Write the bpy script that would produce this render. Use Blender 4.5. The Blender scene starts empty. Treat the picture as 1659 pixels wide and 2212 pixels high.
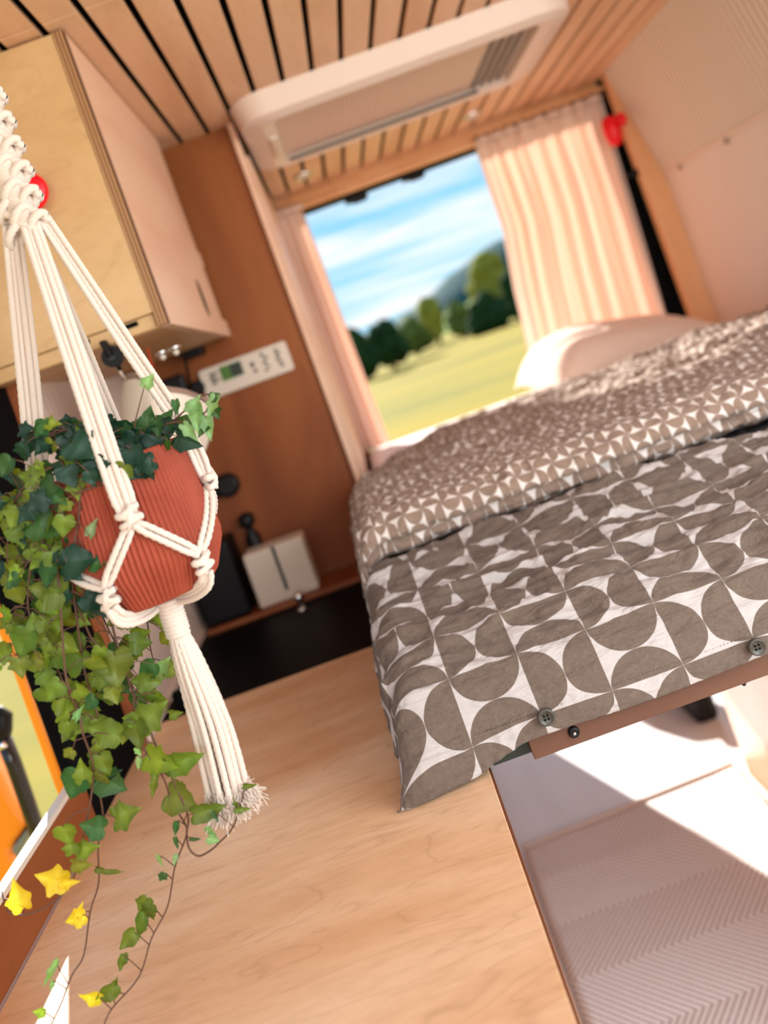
import bpy, bmesh, math, random
from mathutils import Vector, Matrix, noise
random.seed(7)
C = bpy.context.scene.collection
PI = math.pi
# ------------------------------------------------------------------ camera
EYE = 1.35            # eye height above the van floor
FPX = 1800.0          # focal length in pixels of the 1659x2212 frame
CR, SR = math.cos(math.radians(20)), math.sin(math.radians(20))
cd = bpy.data.cameras.new('camera'); cam = bpy.data.objects.new('camera', cd); C.objects.link(cam)
bpy.context.scene.camera = cam
cd.sensor_width = 36; cd.lens = FPX / 2212 * 36
cd.shift_x = (829.5 - 750) / 2212; cd.shift_y = (780 - 1106) / 2212
cd.clip_start = 0.05; cd.clip_end = 2000
cam.matrix_world = Matrix.Translation((0, 0, EYE)) @ Matrix.Rotation(PI/2, 4, 'X') @ Matrix.Rotation(-math.radians(20), 4, 'Z')
cd.dof.use_dof = True; cd.dof.focus_distance = 0.88; cd.dof.aperture_fstop = 2.7
# ------------------------------------------------------------------ colour management
vs = bpy.context.scene.view_settings
vs.view_transform = 'Standard'; vs.look = 'None'; vs.gamma = 1; vs.use_curve_mapping = False
vs.exposure = 0.88
cy = bpy.context.scene.cycles
try:
    cy.max_bounces = 12; cy.diffuse_bounces = 8; cy.transparent_max_bounces = 12
except Exception: pass

# ------------------------------------------------------------------ node helpers
def N(nt, t, **kw):
    n = nt.nodes.new(t)
    for k, v in kw.items():
        if hasattr(n, k): setattr(n, k, v)
    return n
def setin(nt, n, i, v):
    if v is None: return
    if hasattr(v, 'is_output'): nt.links.new(v, n.inputs[i])
    else: n.inputs[i].default_value = v
def M_(nt, op, a, b=None, c=None):
    n = N(nt, 'ShaderNodeMath', operation=op)
    setin(nt, n, 0, a); setin(nt, n, 1, b); setin(nt, n, 2, c)
    return n.outputs[0]
def ramp(nt, fac, stops, interp='LINEAR'):
    n = N(nt, 'ShaderNodeValToRGB'); nt.links.new(fac, n.inputs[0])
    e = n.color_ramp.elements; n.color_ramp.interpolation = interp
    while len(e) < len(stops): e.new(0.5)
    for el, (p, c) in zip(e, stops):
        el.position = p; el.color = (*c, 1) if len(c) == 3 else c
    return n.outputs[0]
def mixc(nt, f, a, b, mode='MIX'):
    n = N(nt, 'ShaderNodeMix', data_type='RGBA', blend_type=mode)
    setin(nt, n, 0, f)
    for i, v in ((6, a), (7, b)):
        if isinstance(v, tuple) and len(v) == 3: v = (*v, 1)
        setin(nt, n, i, v)
    return n.outputs[2]
def noise_t(nt, vec, scale, detail=4, rough=.5, dist=0):
    n = N(nt, 'ShaderNodeTexNoise'); nt.links.new(vec, n.inputs['Vector'])
    n.inputs['Scale'].default_value = scale; n.inputs['Detail'].default_value = detail
    n.inputs['Roughness'].default_value = rough; n.inputs['Distortion'].default_value = dist
    return n.outputs['Fac']
def mapping(nt, vec, scale=(1,1,1), rot=(0,0,0), loc=(0,0,0)):
    n = N(nt, 'ShaderNodeMapping'); nt.links.new(vec, n.inputs[0])
    n.inputs['Scale'].default_value = scale; n.inputs['Rotation'].default_value = rot; n.inputs['Location'].default_value = loc
    return n.outputs[0]
def srgb(r, g, b):
    f = lambda c: (c/255/12.92) if c/255 <= .04045 else ((c/255+.055)/1.055)**2.4
    return (f(r), f(g), f(b))
def mat(name, col=(.8,.8,.8), rough=.6, metal=0, spec=.5, **kw):
    m = bpy.data.materials.new(name); m.use_nodes = True
    nt = m.node_tree; b = nt.nodes['Principled BSDF']
    b.inputs['Base Color'].default_value = (*col, 1); b.inputs['Roughness'].default_value = rough
    b.inputs['Metallic'].default_value = metal; b.inputs['Specular IOR Level'].default_value = spec
    for k, v in kw.items(): b.inputs[k].default_value = v
    return m
def bump(m, h, strength=.3, dist=.001):
    nt = m.node_tree; b = N(nt, 'ShaderNodeBump')
    b.inputs['Strength'].default_value = strength; b.inputs['Distance'].default_value = dist
    nt.links.new(h, b.inputs['Height']); nt.links.new(b.outputs[0], nt.nodes['Principled BSDF'].inputs['Normal'])
def objco(m):
    n = N(m.node_tree, 'ShaderNodeTexCoord'); return n.outputs['Object']

# ------------------------------------------------------------------ world: sky with streaky clouds
SUN_AZ = Vector((.335, -.942)); SUN_EL = math.radians(26)
w = bpy.data.worlds.new('sky'); bpy.context.scene.world = w; w.use_nodes = True
nt = w.node_tree; bg = nt.nodes['Background']
tc = N(nt, 'ShaderNodeTexCoord').outputs['Generated']
sx = N(nt, 'ShaderNodeSeparateXYZ'); nt.links.new(tc, sx.inputs[0])
grad = ramp(nt, sx.outputs[2], [(0, (.42,.78,.95)), (.12, (.26,.66,.95)), (.5, (.15,.42,.80)), (1, (.10,.32,.72))])
zz = M_(nt, 'ADD', M_(nt, 'MAXIMUM', sx.outputs[2], 0.0), .12)
cv = N(nt, 'ShaderNodeCombineXYZ')
nt.links.new(M_(nt, 'DIVIDE', sx.outputs[0], zz), cv.inputs[0]); nt.links.new(M_(nt, 'DIVIDE', sx.outputs[1], zz), cv.inputs[1])
cl = noise_t(nt, mapping(nt, cv.outputs[0], (.55, 1.5, 1), loc=(.7, 2.2, 0)), 1.0, 5, .55, .4)
cm = ramp(nt, cl, [(.38, (0,0,0)), (.60, (1,1,1))])
skyc = mixc(nt, cm, grad, (.93,.96,1.0))
nt.links.new(skyc, bg.inputs[0]); bg.inputs[1].default_value = 0.62
# ------------------------------------------------------------------ sun, and two area lamps added to brighten the interior
sl = bpy.data.lights.new('sun', 'SUN'); sl.energy = 7.6; sl.angle = .012; sl.color = (1, .93, .84)
so = bpy.data.objects.new('sun', sl); C.objects.link(so); so.location = (-4, 12, 9)
sd = Vector((SUN_AZ.x*math.cos(SUN_EL), SUN_AZ.y*math.cos(SUN_EL), -math.sin(SUN_EL)))
so.rotation_euler = sd.to_track_quat('-Z', 'Y').to_euler()
def area(name, loc, target, sx_, sy_, power, col):
    l = bpy.data.lights.new(name, 'AREA'); l.shape = 'RECTANGLE'; l.size = sx_; l.size_y = sy_; l.energy = power; l.color = col
    o = bpy.data.objects.new(name, l); C.objects.link(o); o.location = loc
    o.rotation_euler = (Vector(target)-Vector(loc)).to_track_quat('-Z', 'Y').to_euler()
area('side_fill', (1.5, -.1, 1.35), (.3, 1.4, .3), 1.5, 1.8, 31, (.97, .99, 1))  # added fill, aimed low to lift the rug and floor
area('cab_fill', (-.1, -1.7, 1.6), (.2, 2.5, 1.2), 1.7, 1.2, 19, (1, .98, .96))  # added fill from behind the camera

# ------------------------------------------------------------------ geometry helpers
def W(px, py, y):                    # a point of the place seen at a pixel, at distance y
    dx, dy = px-750, py-780
    return Vector(((CR*dx-SR*dy)*y/FPX, y, EYE-(SR*dx+CR*dy)*y/FPX))
class MB:
    def __init__(s): s.v = []; s.f = []; s.uv = []; s.col = []
    def add(s, vs_, fs):
        o = len(s.v); s.v += [tuple(a) for a in vs_]; s.f += [tuple(i+o for i in f) for f in fs]
    def box(s, x0, x1, y0, y1, z0, z1):
        s.add([(x0,y0,z0),(x1,y0,z0),(x1,y1,z0),(x0,y1,z0),(x0,y0,z1),(x1,y0,z1),(x1,y1,z1),(x0,y1,z1)],
              [(0,3,2,1),(4,5,6,7),(0,1,5,4),(1,2,6,5),(2,3,7,6),(3,0,4,7)])
    def quadprism(s, p, d):          # polygon p extruded by vector d
        n = len(p); d = Vector(d)
        s.add([Vector(a) for a in p]+[Vector(a)+d for a in p],
              [tuple(range(n))[::-1], tuple(range(n, 2*n))]+[(i,(i+1)%n,n+(i+1)%n,n+i) for i in range(n)])
    def tube(s, pts, r, sides=8, lobes=0, amp=0, twist=0, flat=1.0, cap=True):
        pts = [Vector(p) for p in pts]; n = len(pts)
        rr = r if isinstance(r, (list, tuple)) else [r]*n
        t0 = (pts[1]-pts[0]).normalized(); ref = Vector((0,0,1)) if abs(t0.z) < .9 else Vector((1,0,0))
        nx = t0.cross(ref).normalized(); vs_ = []; L = 0
        for i, p in enumerate(pts):
            t = (pts[min(i+1,n-1)]-pts[max(i-1,0)])
            t = t.normalized() if t.length > 1e-9 else t0
            nx = (nx - t*nx.dot(t)).normalized(); ny = t.cross(nx)
            if i: L += (p-pts[i-1]).length
            for k in range(sides):
                a = 2*PI*k/sides
                q = rr[i]*(1+amp*math.cos(lobes*(a)+twist*L)) if lobes else rr[i]
                vs_.append(p+nx*math.cos(a)*q+ny*math.sin(a)*q*flat)
        fs = [(i*sides+k, i*sides+(k+1)%sides, (i+1)*sides+(k+1)%sides, (i+1)*sides+k) for i in range(n-1) for k in range(sides)]
        if cap: fs += [tuple(range(sides))[::-1], tuple(range((n-1)*sides, n*sides))]
        s.add(vs_, fs)
    def lathe(s, prof, c, seg=32, rib=None, axis='Z', cap=True):
        c = Vector(c); vs_ = []
        for (r, h) in prof:
            for k in range(seg):
                a = 2*PI*k/seg; q = r*(rib(a) if rib else 1)
                if axis == 'Z': d = Vector((q*math.cos(a), q*math.sin(a), h))
                elif axis == 'Y': d = Vector((q*math.cos(a), h, q*math.sin(a)))
                else: d = Vector((h, q*math.cos(a), q*math.sin(a)))
                vs_.append(c+d)
        n = len(prof)
        fs = [(i*seg+k, i*seg+(k+1)%seg, (i+1)*seg+(k+1)%seg, (i+1)*seg+k) for i in range(n-1) for k in range(seg)]
        if cap: fs += [tuple(range(seg))[::-1], tuple(range((n-1)*seg, n*seg))]
        s.add(vs_, fs)
    def build(s, name, m, parent=None, smooth=False, bev=0, solid=0, sub=0):
        me = bpy.data.meshes.new(name); me.from_pydata(s.v, [], s.f)
        if s.uv:
            ul = me.uv_layers.new(name='UVMap')
            for l in me.loops: ul.data[l.index].uv = s.uv[l.vertex_index]
        if s.col:
            ca = me.color_attributes.new('tone', 'FLOAT_COLOR', 'POINT')
            for i, c in enumerate(s.col): ca.data[i].color = (*c, 1)
        me.update()
        bm = bmesh.new(); bm.from_mesh(me); bmesh.ops.recalc_face_normals(bm, faces=bm.faces); bm.to_mesh(me); bm.free()
        if smooth: me.polygons.foreach_set('use_smooth', [True]*len(me.polygons))
        me.materials.append(m)
        o = bpy.data.objects.new(name, me); C.objects.link(o)
        if parent is not None: o.parent = parent; o.matrix_parent_inverse = Matrix.Translation(-Vector(parent['_loc']))
        if bev:
            b = o.modifiers.new('bevel', 'BEVEL'); b.width = bev; b.segments = 2; b.limit_method = 'ANGLE'
        if solid:
            b = o.modifiers.new('solid', 'SOLIDIFY'); b.thickness = solid; b.offset = 0
        if sub:
            b = o.modifiers.new('sub', 'SUBSURF'); b.levels = sub; b.render_levels = sub
        return o
def tag(o, label, cat, group=None):
    o['label'] = label; o['category'] = cat
    if group: o['group'] = group
    return o
def thing(name, label, cat, loc, group=None):
    o = bpy.data.objects.new(name, None); C.objects.link(o); o.location = loc; o['_loc'] = list(loc)
    o.empty_display_size = .05
    return tag(o, label, cat, group)
def struct(o): o['kind'] = 'structure'; return o
def sub_of(o): o['_loc'] = [0,0,0]; return o     # so that sub-parts keep world coordinates
def part(mb, name, m, parent, **kw):
    o = mb.build(name, m, parent if parent.type == 'EMPTY' else None, **kw)
    if parent.type != 'EMPTY':
        o.parent = parent                       # parent's own inverse already places it in world space
        o.matrix_parent_inverse = Matrix.Identity(4)
    return o
def Z(z): return EYE+z
def smooth_path(pts, n=8):
    P = [Vector(p) for p in pts]; out = []
    for i in range(len(P)-1):
        a, b, c, d = P[max(i-1,0)], P[i], P[i+1], P[min(i+2,len(P)-1)]
        for k in range(n):
            t = k/n
            out.append(.5*((2*b)+(c-a)*t+(2*a-5*b+4*c-d)*t*t+(3*b-a-3*c+d)*t**3))
    out.append(P[-1]); return out
def rrect(x0, x1, y0, y1, r, n=6):
    o = []
    for cx, cy_, a0 in ((x1-r,y1-r,0),(x0+r,y1-r,PI/2),(x0+r,y0+r,PI),(x1-r,y0+r,3*PI/2)):
        for k in range(n+1):
            a = a0+PI/2*k/n; o.append((cx+r*math.cos(a), cy_+r*math.sin(a)))
    return o
def interp(x, tab):
    if x <= tab[0][0]: return tab[0][1]
    for (a, b), (c, d) in zip(tab, tab[1:]):
        if x <= c: return b+(d-b)*(x-a)/(c-a)
    return tab[-1][1]

# ------------------------------------------------------------------ materials
def wood(name, base, dark, light, scale=(1.2, 9, 9), rough=.42, streak=.5, rot=(0,0,0), spec=.35):
    m = mat(name, base, rough, spec=spec); nt = m.node_tree; co = mapping(nt, objco(m), scale, rot)
    warp = noise_t(nt, co, 1.1, 3, .55, .6)
    wv = N(nt, 'ShaderNodeTexNoise'); nt.links.new(co, wv.inputs['Vector']); wv.inputs['Scale'].default_value = 2.2
    wv.inputs['Detail'].default_value = 2; wv.inputs['Distortion'].default_value = 1.4
    ring = M_(nt, 'PINGPONG', M_(nt, 'MULTIPLY', wv.outputs['Fac'], 9.0), 1.0)
    line = ramp(nt, ring, [(0, (1,1,1)), (.10, (.25,.25,.25)), (.3, (0,0,0))])
    fine = noise_t(nt, mapping(nt, objco(m), tuple(s*6 for s in scale), rot), 3, 4, .65)
    c = ramp(nt, warp, [(.28, dark), (.5, base), (.75, light)])
    c = mixc(nt, M_(nt, 'MULTIPLY', line, .32*streak), c, tuple(x*.62 for x in dark))
    c = mixc(nt, ramp(nt, fine, [(.35, (.22*streak,)*3), (.6, (0,0,0))]), c, tuple(x*.7 for x in dark))
    nt.links.new(c, nt.nodes['Principled BSDF'].inputs['Base Color'])
    bump(m, fine, .12, .0006)
    return m
BIRCH = wood('birch_counter', srgb(228,186,146), srgb(210,156,112), srgb(240,208,174), (1.6, 7, 8), streak=.9)
BIRCHF = wood('birch_cabinet', srgb(198,162,116), srgb(184,142,94), srgb(212,178,134), (2.2, 8, 5))
BIRCHS = wood('birch_pink', srgb(228,188,160), srgb(220,176,148), srgb(232,196,168), (6, 2, 6), streak=.2)
SLAT = wood('birch_slat', srgb(226,184,148), srgb(212,164,126), srgb(234,196,162), (8, 1.6, 8), streak=.45, rough=.5)
SHADEPLY = wood('shaded_ply', srgb(134,70,24), srgb(108,50,12), srgb(152,88,36), (5, 5, 1.2), streak=.35, rough=.55)  # ordinary plywood, its shade put into a darker brown
RUST2 = wood('stained_board', srgb(146,82,44), srgb(128,66,32), srgb(160,96,54), (5, 1.2, 5), streak=.5, rough=.5)
HONEY = wood('honey_pillar', srgb(220,168,122), srgb(208,152,104), srgb(226,178,132), (8, 8, 1), streak=.2)
BENCH = wood('bench_wood', srgb(196,146,112), srgb(186,132,98), srgb(204,156,122), (6, 2, 6), streak=.2)
PLANK = wood('bed_plank', srgb(100,66,48), srgb(88,56,40), srgb(112,76,56), (2, 10, 10), streak=.3, rough=.5)
def ply(name, axis, freq):
    m = mat(name, (.5,.35,.22), .6); nt = m.node_tree
    s = N(nt, 'ShaderNodeSeparateXYZ'); nt.links.new(objco(m), s.inputs[0])
    f = M_(nt, 'FRACT', M_(nt, 'MULTIPLY', s.outputs[axis], freq))
    c = ramp(nt, f, [(0, srgb(190,148,104)), (.48, srgb(180,134,90)), (.52, srgb(84,50,28)), (1, srgb(96,60,34))], 'LINEAR')
    nt.links.new(c, nt.nodes['Principled BSDF'].inputs['Base Color']); return m
PLYX = ply('ply_edge_y', 1, 260)
PLYZ = ply('ply_edge_x', 0, 170)
EDGE = mat('dark_ply_edge', srgb(118,66,34), .6)
BLACK = mat('black_plastic', (.003,.003,.004), .45, spec=.25)
VOID = mat('matt_black', (.003,.003,.003), .9, spec=.1)
GLASSK = mat('black_glass', (.002,.002,.003), .5, spec=.06)
RUBBER = mat('black_rubber', (.0025,.0025,.003), .8, spec=.08)
CHROME = mat('chrome', (.8,.8,.82), .15, 1)
WHITEP = mat('white_plastic', srgb(214,200,184), .4)
CREAM = mat('cream_plastic', srgb(226,206,192), .45)
RED = mat('red_plastic', (.85,.0,.012), .4)
ORANGE = mat('orange_paint', (1.0,.29,.012), .25, **{'Coat Weight': .4})
DMET = mat('dark_metal', srgb(52,58,52), .45, .6)
PANELW = mat('ribbed_panel', srgb(228,214,200), .6)
PANELS = mat('smooth_panel', srgb(226,214,206), .6)
PANELL = mat('left_ribbed_panel', srgb(214,192,178), .6)
SCREWM = mat('screw_grey', srgb(158,142,130), .5)
GROOVE = mat('panel_groove', srgb(190,150,126), .7)
def cloth(name, col, bs=900, bst=.25, wr=0):
    m = mat(name, col, .9, spec=.15, **{'Sheen Weight': .15}); nt = m.node_tree
    f = noise_t(nt, objco(m), bs, 2, .5)
    if wr: f = M_(nt, 'ADD', M_(nt, 'MULTIPLY', f, .15), M_(nt, 'MULTIPLY', noise_t(nt, objco(m), wr, 4, .6, .5), 2))
    bump(m, f, bst, .001 if not wr else .004); return m
SHEET = cloth('white_sheet', srgb(236,222,222), wr=14)
PILLOW = cloth('pillow_linen', srgb(226,204,190), wr=22)
LINEN = cloth('bag_linen', srgb(226,212,196), wr=30)
HEM = cloth('bag_hem', srgb(150,122,108))
def cordmat():
    m = mat('cotton_cord', srgb(236,226,218), .95, spec=.1, **{'Sheen Weight': .3}); nt = m.node_tree
    f = noise_t(nt, objco(m), 1400, 3, .6)
    c = mixc(nt, f, srgb(200,184,172), srgb(224,212,202)); nt.links.new(c, nt.nodes['Principled BSDF'].inputs['Base Color'])
    bump(m, f, .35, .0008); return m
CORD = cordmat()
def terracotta():
    m = mat('terracotta', srgb(190,92,62), .75); nt = m.node_tree
    f = noise_t(nt, objco(m), 30, 4, .6)
    nt.links.new(ramp(nt, f, [(.3, srgb(134,50,28)), (.7, srgb(154,66,42))]), nt.nodes['Principled BSDF'].inputs['Base Color']); return m
TERRA = terracotta()
SOIL = mat('soil', (.02,.013,.008), .95)
def leafmat(name, sat):
    m = bpy.data.materials.new(name); m.use_nodes = True; nt = m.node_tree
    b = nt.nodes['Principled BSDF']; out = nt.nodes['Material Output']
    a = N(nt, 'ShaderNodeAttribute'); a.attribute_name = 'tone'
    nz = noise_t(nt, objco(m), 120, 3, .6)
    c = mixc(nt, M_(nt, 'MULTIPLY', nz, .35), a.outputs['Color'], (.01,.03,.01))
    nt.links.new(c, b.inputs['Base Color']); b.inputs['Roughness'].default_value = .42; b.inputs['Specular IOR Level'].default_value = .4
    tr = N(nt, 'ShaderNodeBsdfTranslucent'); nt.links.new(mixc(nt, 1.0, a.outputs['Color'], (1.5,1.35,.5), 'MULTIPLY'), tr.inputs[0])
    ms = N(nt, 'ShaderNodeMixShader'); ms.inputs[0].default_value = .42
    nt.links.new(b.outputs[0], ms.inputs[1]); nt.links.new(tr.outputs[0], ms.inputs[2]); nt.links.new(ms.outputs[0], out.inputs[0])
    return m
LEAF = leafmat('ivy_leaf', 1)
STEM = mat('ivy_stem', srgb(88,58,44), .6)
def curtainmat():
    m = bpy.data.materials.new('curtain_cloth'); m.use_nodes = True; nt = m.node_tree
    b = nt.nodes['Principled BSDF']; out = nt.nodes['Material Output']
    b.inputs['Base Color'].default_value = (*srgb(247,232,222), 1); b.inputs['Roughness'].default_value = .9
    tr = N(nt, 'ShaderNodeBsdfTranslucent'); tr.inputs[0].default_value = (*srgb(247,226,213), 1)
    ms = N(nt, 'ShaderNodeMixShader'); ms.inputs[0].default_value = .42
    nt.links.new(b.outputs[0], ms.inputs[1]); nt.links.new(tr.outputs[0], ms.inputs[2]); nt.links.new(ms.outputs[0], out.inputs[0])
    return m
CURT = curtainmat()
def petals(name, dark, light, bst):
    """Half discs standing on the lines of a square grid, turned in every second cell."""
    m = mat(name, dark, .85, spec=.2, **{'Sheen Weight': .1}); nt = m.node_tree
    uv = N(nt, 'ShaderNodeTexCoord').outputs['UV']; s = N(nt, 'ShaderNodeSeparateXYZ'); nt.links.new(uv, s.inputs[0])
    x, y = s.outputs[0], s.outputs[1]
    par = M_(nt, 'FLOORED_MODULO', M_(nt, 'ADD', M_(nt, 'FLOOR', x), M_(nt, 'FLOOR', y)), 2.0)
    fx, fy = M_(nt, 'FRACT', M_(nt, 'ADD', x, 64.0)), M_(nt, 'FRACT', M_(nt, 'ADD', y, 64.0))
    inv = M_(nt, 'SUBTRACT', 1.0, par)
    a = M_(nt, 'ADD', M_(nt, 'MULTIPLY', fx, inv), M_(nt, 'MULTIPLY', fy, par))
    b = M_(nt, 'ADD', M_(nt, 'MULTIPLY', fy, inv), M_(nt, 'MULTIPLY', fx, par))
    a = M_(nt, 'MINIMUM', a, M_(nt, 'SUBTRACT', 1.0, a))
    b = M_(nt, 'SUBTRACT', b, .5)
    d = M_(nt, 'SQRT', M_(nt, 'ADD', M_(nt, 'MULTIPLY', a, a), M_(nt, 'MULTIPLY', b, b)))
    f = M_(nt, 'GREATER_THAN', d, .498)
    oc = objco(m); sp = noise_t(nt, oc, 260, 4, .75)
    dk = ramp(nt, sp, [(.35, tuple(c*.86 for c in dark)), (.65, tuple(c*1.12 for c in dark))])
    nt.links.new(mixc(nt, f, dk, light), nt.nodes['Principled BSDF'].inputs['Base Color'])
    h = M_(nt, 'ADD', noise_t(nt, mapping(nt, oc, (.6, 2.2, 2.2), (0, 0, .12)), 26, 4, .55, .6), M_(nt, 'MULTIPLY', noise_t(nt, oc, 1500, 1), .03))
    bump(m, h, bst*.8, .011)
    return m
PAT = petals('duvet_large_petals', srgb(104,90,80), srgb(182,175,173), 1.0)  # duvet front: dimness away from the window painted into darker tones
PATS = petals('duvet_small_petals', srgb(138,116,102), srgb(214,204,198), 1.0)
def rugmat():
    m = mat('rug_weave', srgb(222,206,200), .95, spec=.1); nt = m.node_tree
    s = N(nt, 'ShaderNodeSeparateXYZ'); nt.links.new(objco(m), s.inputs[0])
    zig = M_(nt, 'PINGPONG', M_(nt, 'ADD', s.outputs[1], 5.03), .16)
    t = M_(nt, 'ADD', M_(nt, 'SUBTRACT', s.outputs[0], M_(nt, 'MULTIPLY', zig, .9)), 5.0)
    f = M_(nt, 'FRACT', M_(nt, 'MULTIPLY', t, 62))
    dots = noise_t(nt, objco(m), 260, 2, .7)
    ln = ramp(nt, f, [(.0, (1,1,1)), (.28, (.9,.9,.9)), (.45, (0,0,0)), (.9, (0,0,0)), (1, (1,1,1))])
    c = mixc(nt, M_(nt, 'MULTIPLY', ln, ramp(nt, dots, [(.3, (.4,.4,.4)), (.6, (1,1,1))])), srgb(242,238,240), srgb(178,164,158))
    nt.links.new(c, nt.nodes['Principled BSDF'].inputs['Base Color'])
    bump(m, f, .4, .003); return m
RUG = rugmat()
FLOORM = wood('pale_floor', srgb(230,230,234), srgb(224,220,220), srgb(236,236,240), (6, 1.2, 4), streak=.15, rough=.28, spec=.6)

# ------------------------------------------------------------------ the setting: floor, ceiling, walls
XL = -.56
b = MB(); b.box(-.62, 1.42, -1.2, 3.35, -.05, 0); struct(b.build('floor', FLOORM))
# ceiling: slats running towards the rear with open joints, a joint across them, black liner above
b = MB(); p = .0718
k = -5
while True:
    x0 = -.205+.0065+k*p; x1 = x0+p-.013
    if x0 > 1.24: break
    x0c, x1c = max(x0, XL-.03), min(x1, 1.27)
    if x1c > x0c:
        for ya, yb in ((-1.2, 1.305), (1.309, 3.12)):
            if ya > 1 and x1c > -.03 and x0c < .77:           # the roof window's hole
                b.box(x0c, x1c, ya, 1.97, Z(.66), Z(.672)); b.box(x0c, x1c, 2.44, yb, Z(.66), Z(.672))
            else: b.box(x0c, x1c, ya, yb, Z(.66), Z(.672))
    k += 1
struct(b.build('ceiling', SLAT, bev=.0012))
b = MB()
for (xa, xb, ya, yb) in ((-.64, 1.34, -1.2, 3.3),):
    b.box(xa, xb, ya, yb, Z(.684), Z(.70))
struct(b.build('trim_1', VOID))
# left wall: lower body, sill, head, black post, ribbed panel
b = MB(); b.box(-.64, XL, -1.2, 3.2, 0, Z(-.505)); b.box(-.64, XL, 1.42, 3.2, Z(-.505), Z(.684)); b.box(-.64, XL, -1.2, 1.42, Z(.45), Z(.684))
b.box(-.64, XL, -1.2, -.3, Z(-.505), Z(.45)); struct(b.build('wall_left', PANELL))
b = MB(); b.box(XL-.012, XL+.004, 1.190, 1.41, Z(-.505), Z(.45)); b.box(XL-.045, XL-.012, 1.225, 1.42, Z(-.505), Z(.45))
struct(b.build('trim_2', RUBBER, bev=.006))
b = MB(); b.box(XL-.02, XL+.018, 1.405, 1.425, Z(-.50), Z(.45)); struct(b.build('trim_3', RUST2, bev=.002))
# ribbed panel on the left wall
b = MB(); y = 1.43; n = 0
while y < 2.09:
    for (ya, yb, dx) in ((y, y+.021, .014), (y+.021, y+.028, .006)):
        b.box(XL+.001, XL+dx, ya, yb, Z(-.485), Z(.185))
    y += .028
struct(b.build('wall_left_panel', PANELL, bev=.0008))
b = MB(); b.box(XL+.001, XL+.02, 1.43, 2.09, Z(.187), Z(.212)); b.box(XL+.001, XL+.022, 1.43, 2.09, Z(-.499), Z(-.483)); struct(b.build('trim_4', CREAM, bev=.002))
# window sill board on the left, with its pale top edge
b = MB(); b.box(XL-.012, XL+.0, -.3, 1.36, Z(-.50), Z(-.428)); struct(b.build('trim_5', RUST2, bev=.002))
b = MB(); b.box(XL-.012, XL+.003, -.3, 1.19, Z(-.4275), Z(-.421)); struct(b.build('trim_6', WHITEP))
# right wall, leaning inwards above the seam
b = MB()
b.quadprism([(1.305,.9,0),(1.42,.9,0),(1.42,.9,Z(.245)),(1.305,.9,Z(.245))], (0,2.12,0))
struct(b.build('wall_right', PANELS))
b = MB(); y = .9; xs0, zs0, xs1, zs1 = 1.302, Z(.25), 1.222, Z(.675)
while y < 3.0:
    for (ya, yb, dx) in ((y, y+.017, 0), (y+.017, y+.0265, .020)):
        b.quadprism([(xs0+dx,ya,zs0),(xs0+.05,ya,zs0),(xs1+.05,ya,zs1),(xs1+dx,ya,zs1)], (0,yb-ya,0))
    y += .0265
struct(b.build('wall_right_panel', PANELW))
b = MB(); b.box(1.298, 1.31, .9, 3.02, Z(.238), Z(.252)); struct(b.build('trim_7', CREAM, bev=.002))
for i, (px, py) in enumerate(((1570,304), (1470,360))):
    pt = W(px, py, 1.30*FPX/(CR*(px-750)-SR*(py-780)))
    b = MB(); b.lathe([(.010,0),(.010,-.004),(.005,-.006)], (1.299, pt.y, pt.z), 16, axis='X')
    tag(b.build('panel_screw', SCREWM, smooth=False), ('small grey round fixing on the right wall seam, nearer to the camera', 'small grey round fixing on the right wall seam, nearer to the curtain')[i], 'screw', 'fixings along the right wall seam')
# rear end: pillar on the right, black door gap, header
b = MB(); b.box(1.225, 1.42, 3.0, 3.05, 0, Z(.684)); struct(b.build('trim_8', HONEY, bev=.006))
b = MB(); b.box(1.14, 1.40, 3.12, 3.20, 0, Z(.684)); struct(b.build('trim_9', VOID))
b = MB(); b.box(-.62, 1.23, 3.11, 3.20, Z(.59), Z(.684)); struct(b.build('trim_10', HONEY, bev=.01))
b = MB(); b.box(-.10, 1.20, 3.13, 3.19, Z(.578), Z(.59)); struct(b.build('trim_11', RUBBER, bev=.003))
b = MB(); b.box(-.62, -.035, 3.13, 3.20, 0, Z(.59)); struct(b.build('wall_rear', SHADEPLY))
b = MB(); b.box(-.09, 1.17, 3.17, 3.21, Z(-.50), Z(-.36)); struct(b.build('trim_12', RUST2))
for i, px in enumerate(((770, 432), (893, 384))):
    pt = W(px[0], px[1], 3.18); b = MB()
    b.box(pt.x-.045, pt.x+.045, 3.15, 3.19, pt.z-.006, pt.z+.03); b.lathe([(.010,-.03),(.013,-.02),(.013,.02),(.010,.03)], (pt.x+.01,3.17,pt.z-.002), 12, axis='X')
    tag(b.build('door_hinge', BLACK, bev=.004), ('small black hinge at the top of the rear opening, nearer the wooden partition', 'small black hinge at the top of the rear opening, nearer the wide curtain')[i], 'hinge', 'hinges over the rear opening')
# wooden partition
b = MB(); b.box(XL, -.082, 2.10, 2.118, Z(-.5), Z(.66)); struct(b.build('wall_partition', SHADEPLY, bev=.001))
b = MB(); b.box(-.0815, -.066, 2.085, 2.125, Z(-.5), Z(.66)); struct(b.build('trim_13', BIRCHS, bev=.002))
b = MB(); b.box(-.066, -.058, 2.13, 3.12, Z(-.34), Z(.58)); struct(b.build('trim_14', BIRCHS, bev=.001))

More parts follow.
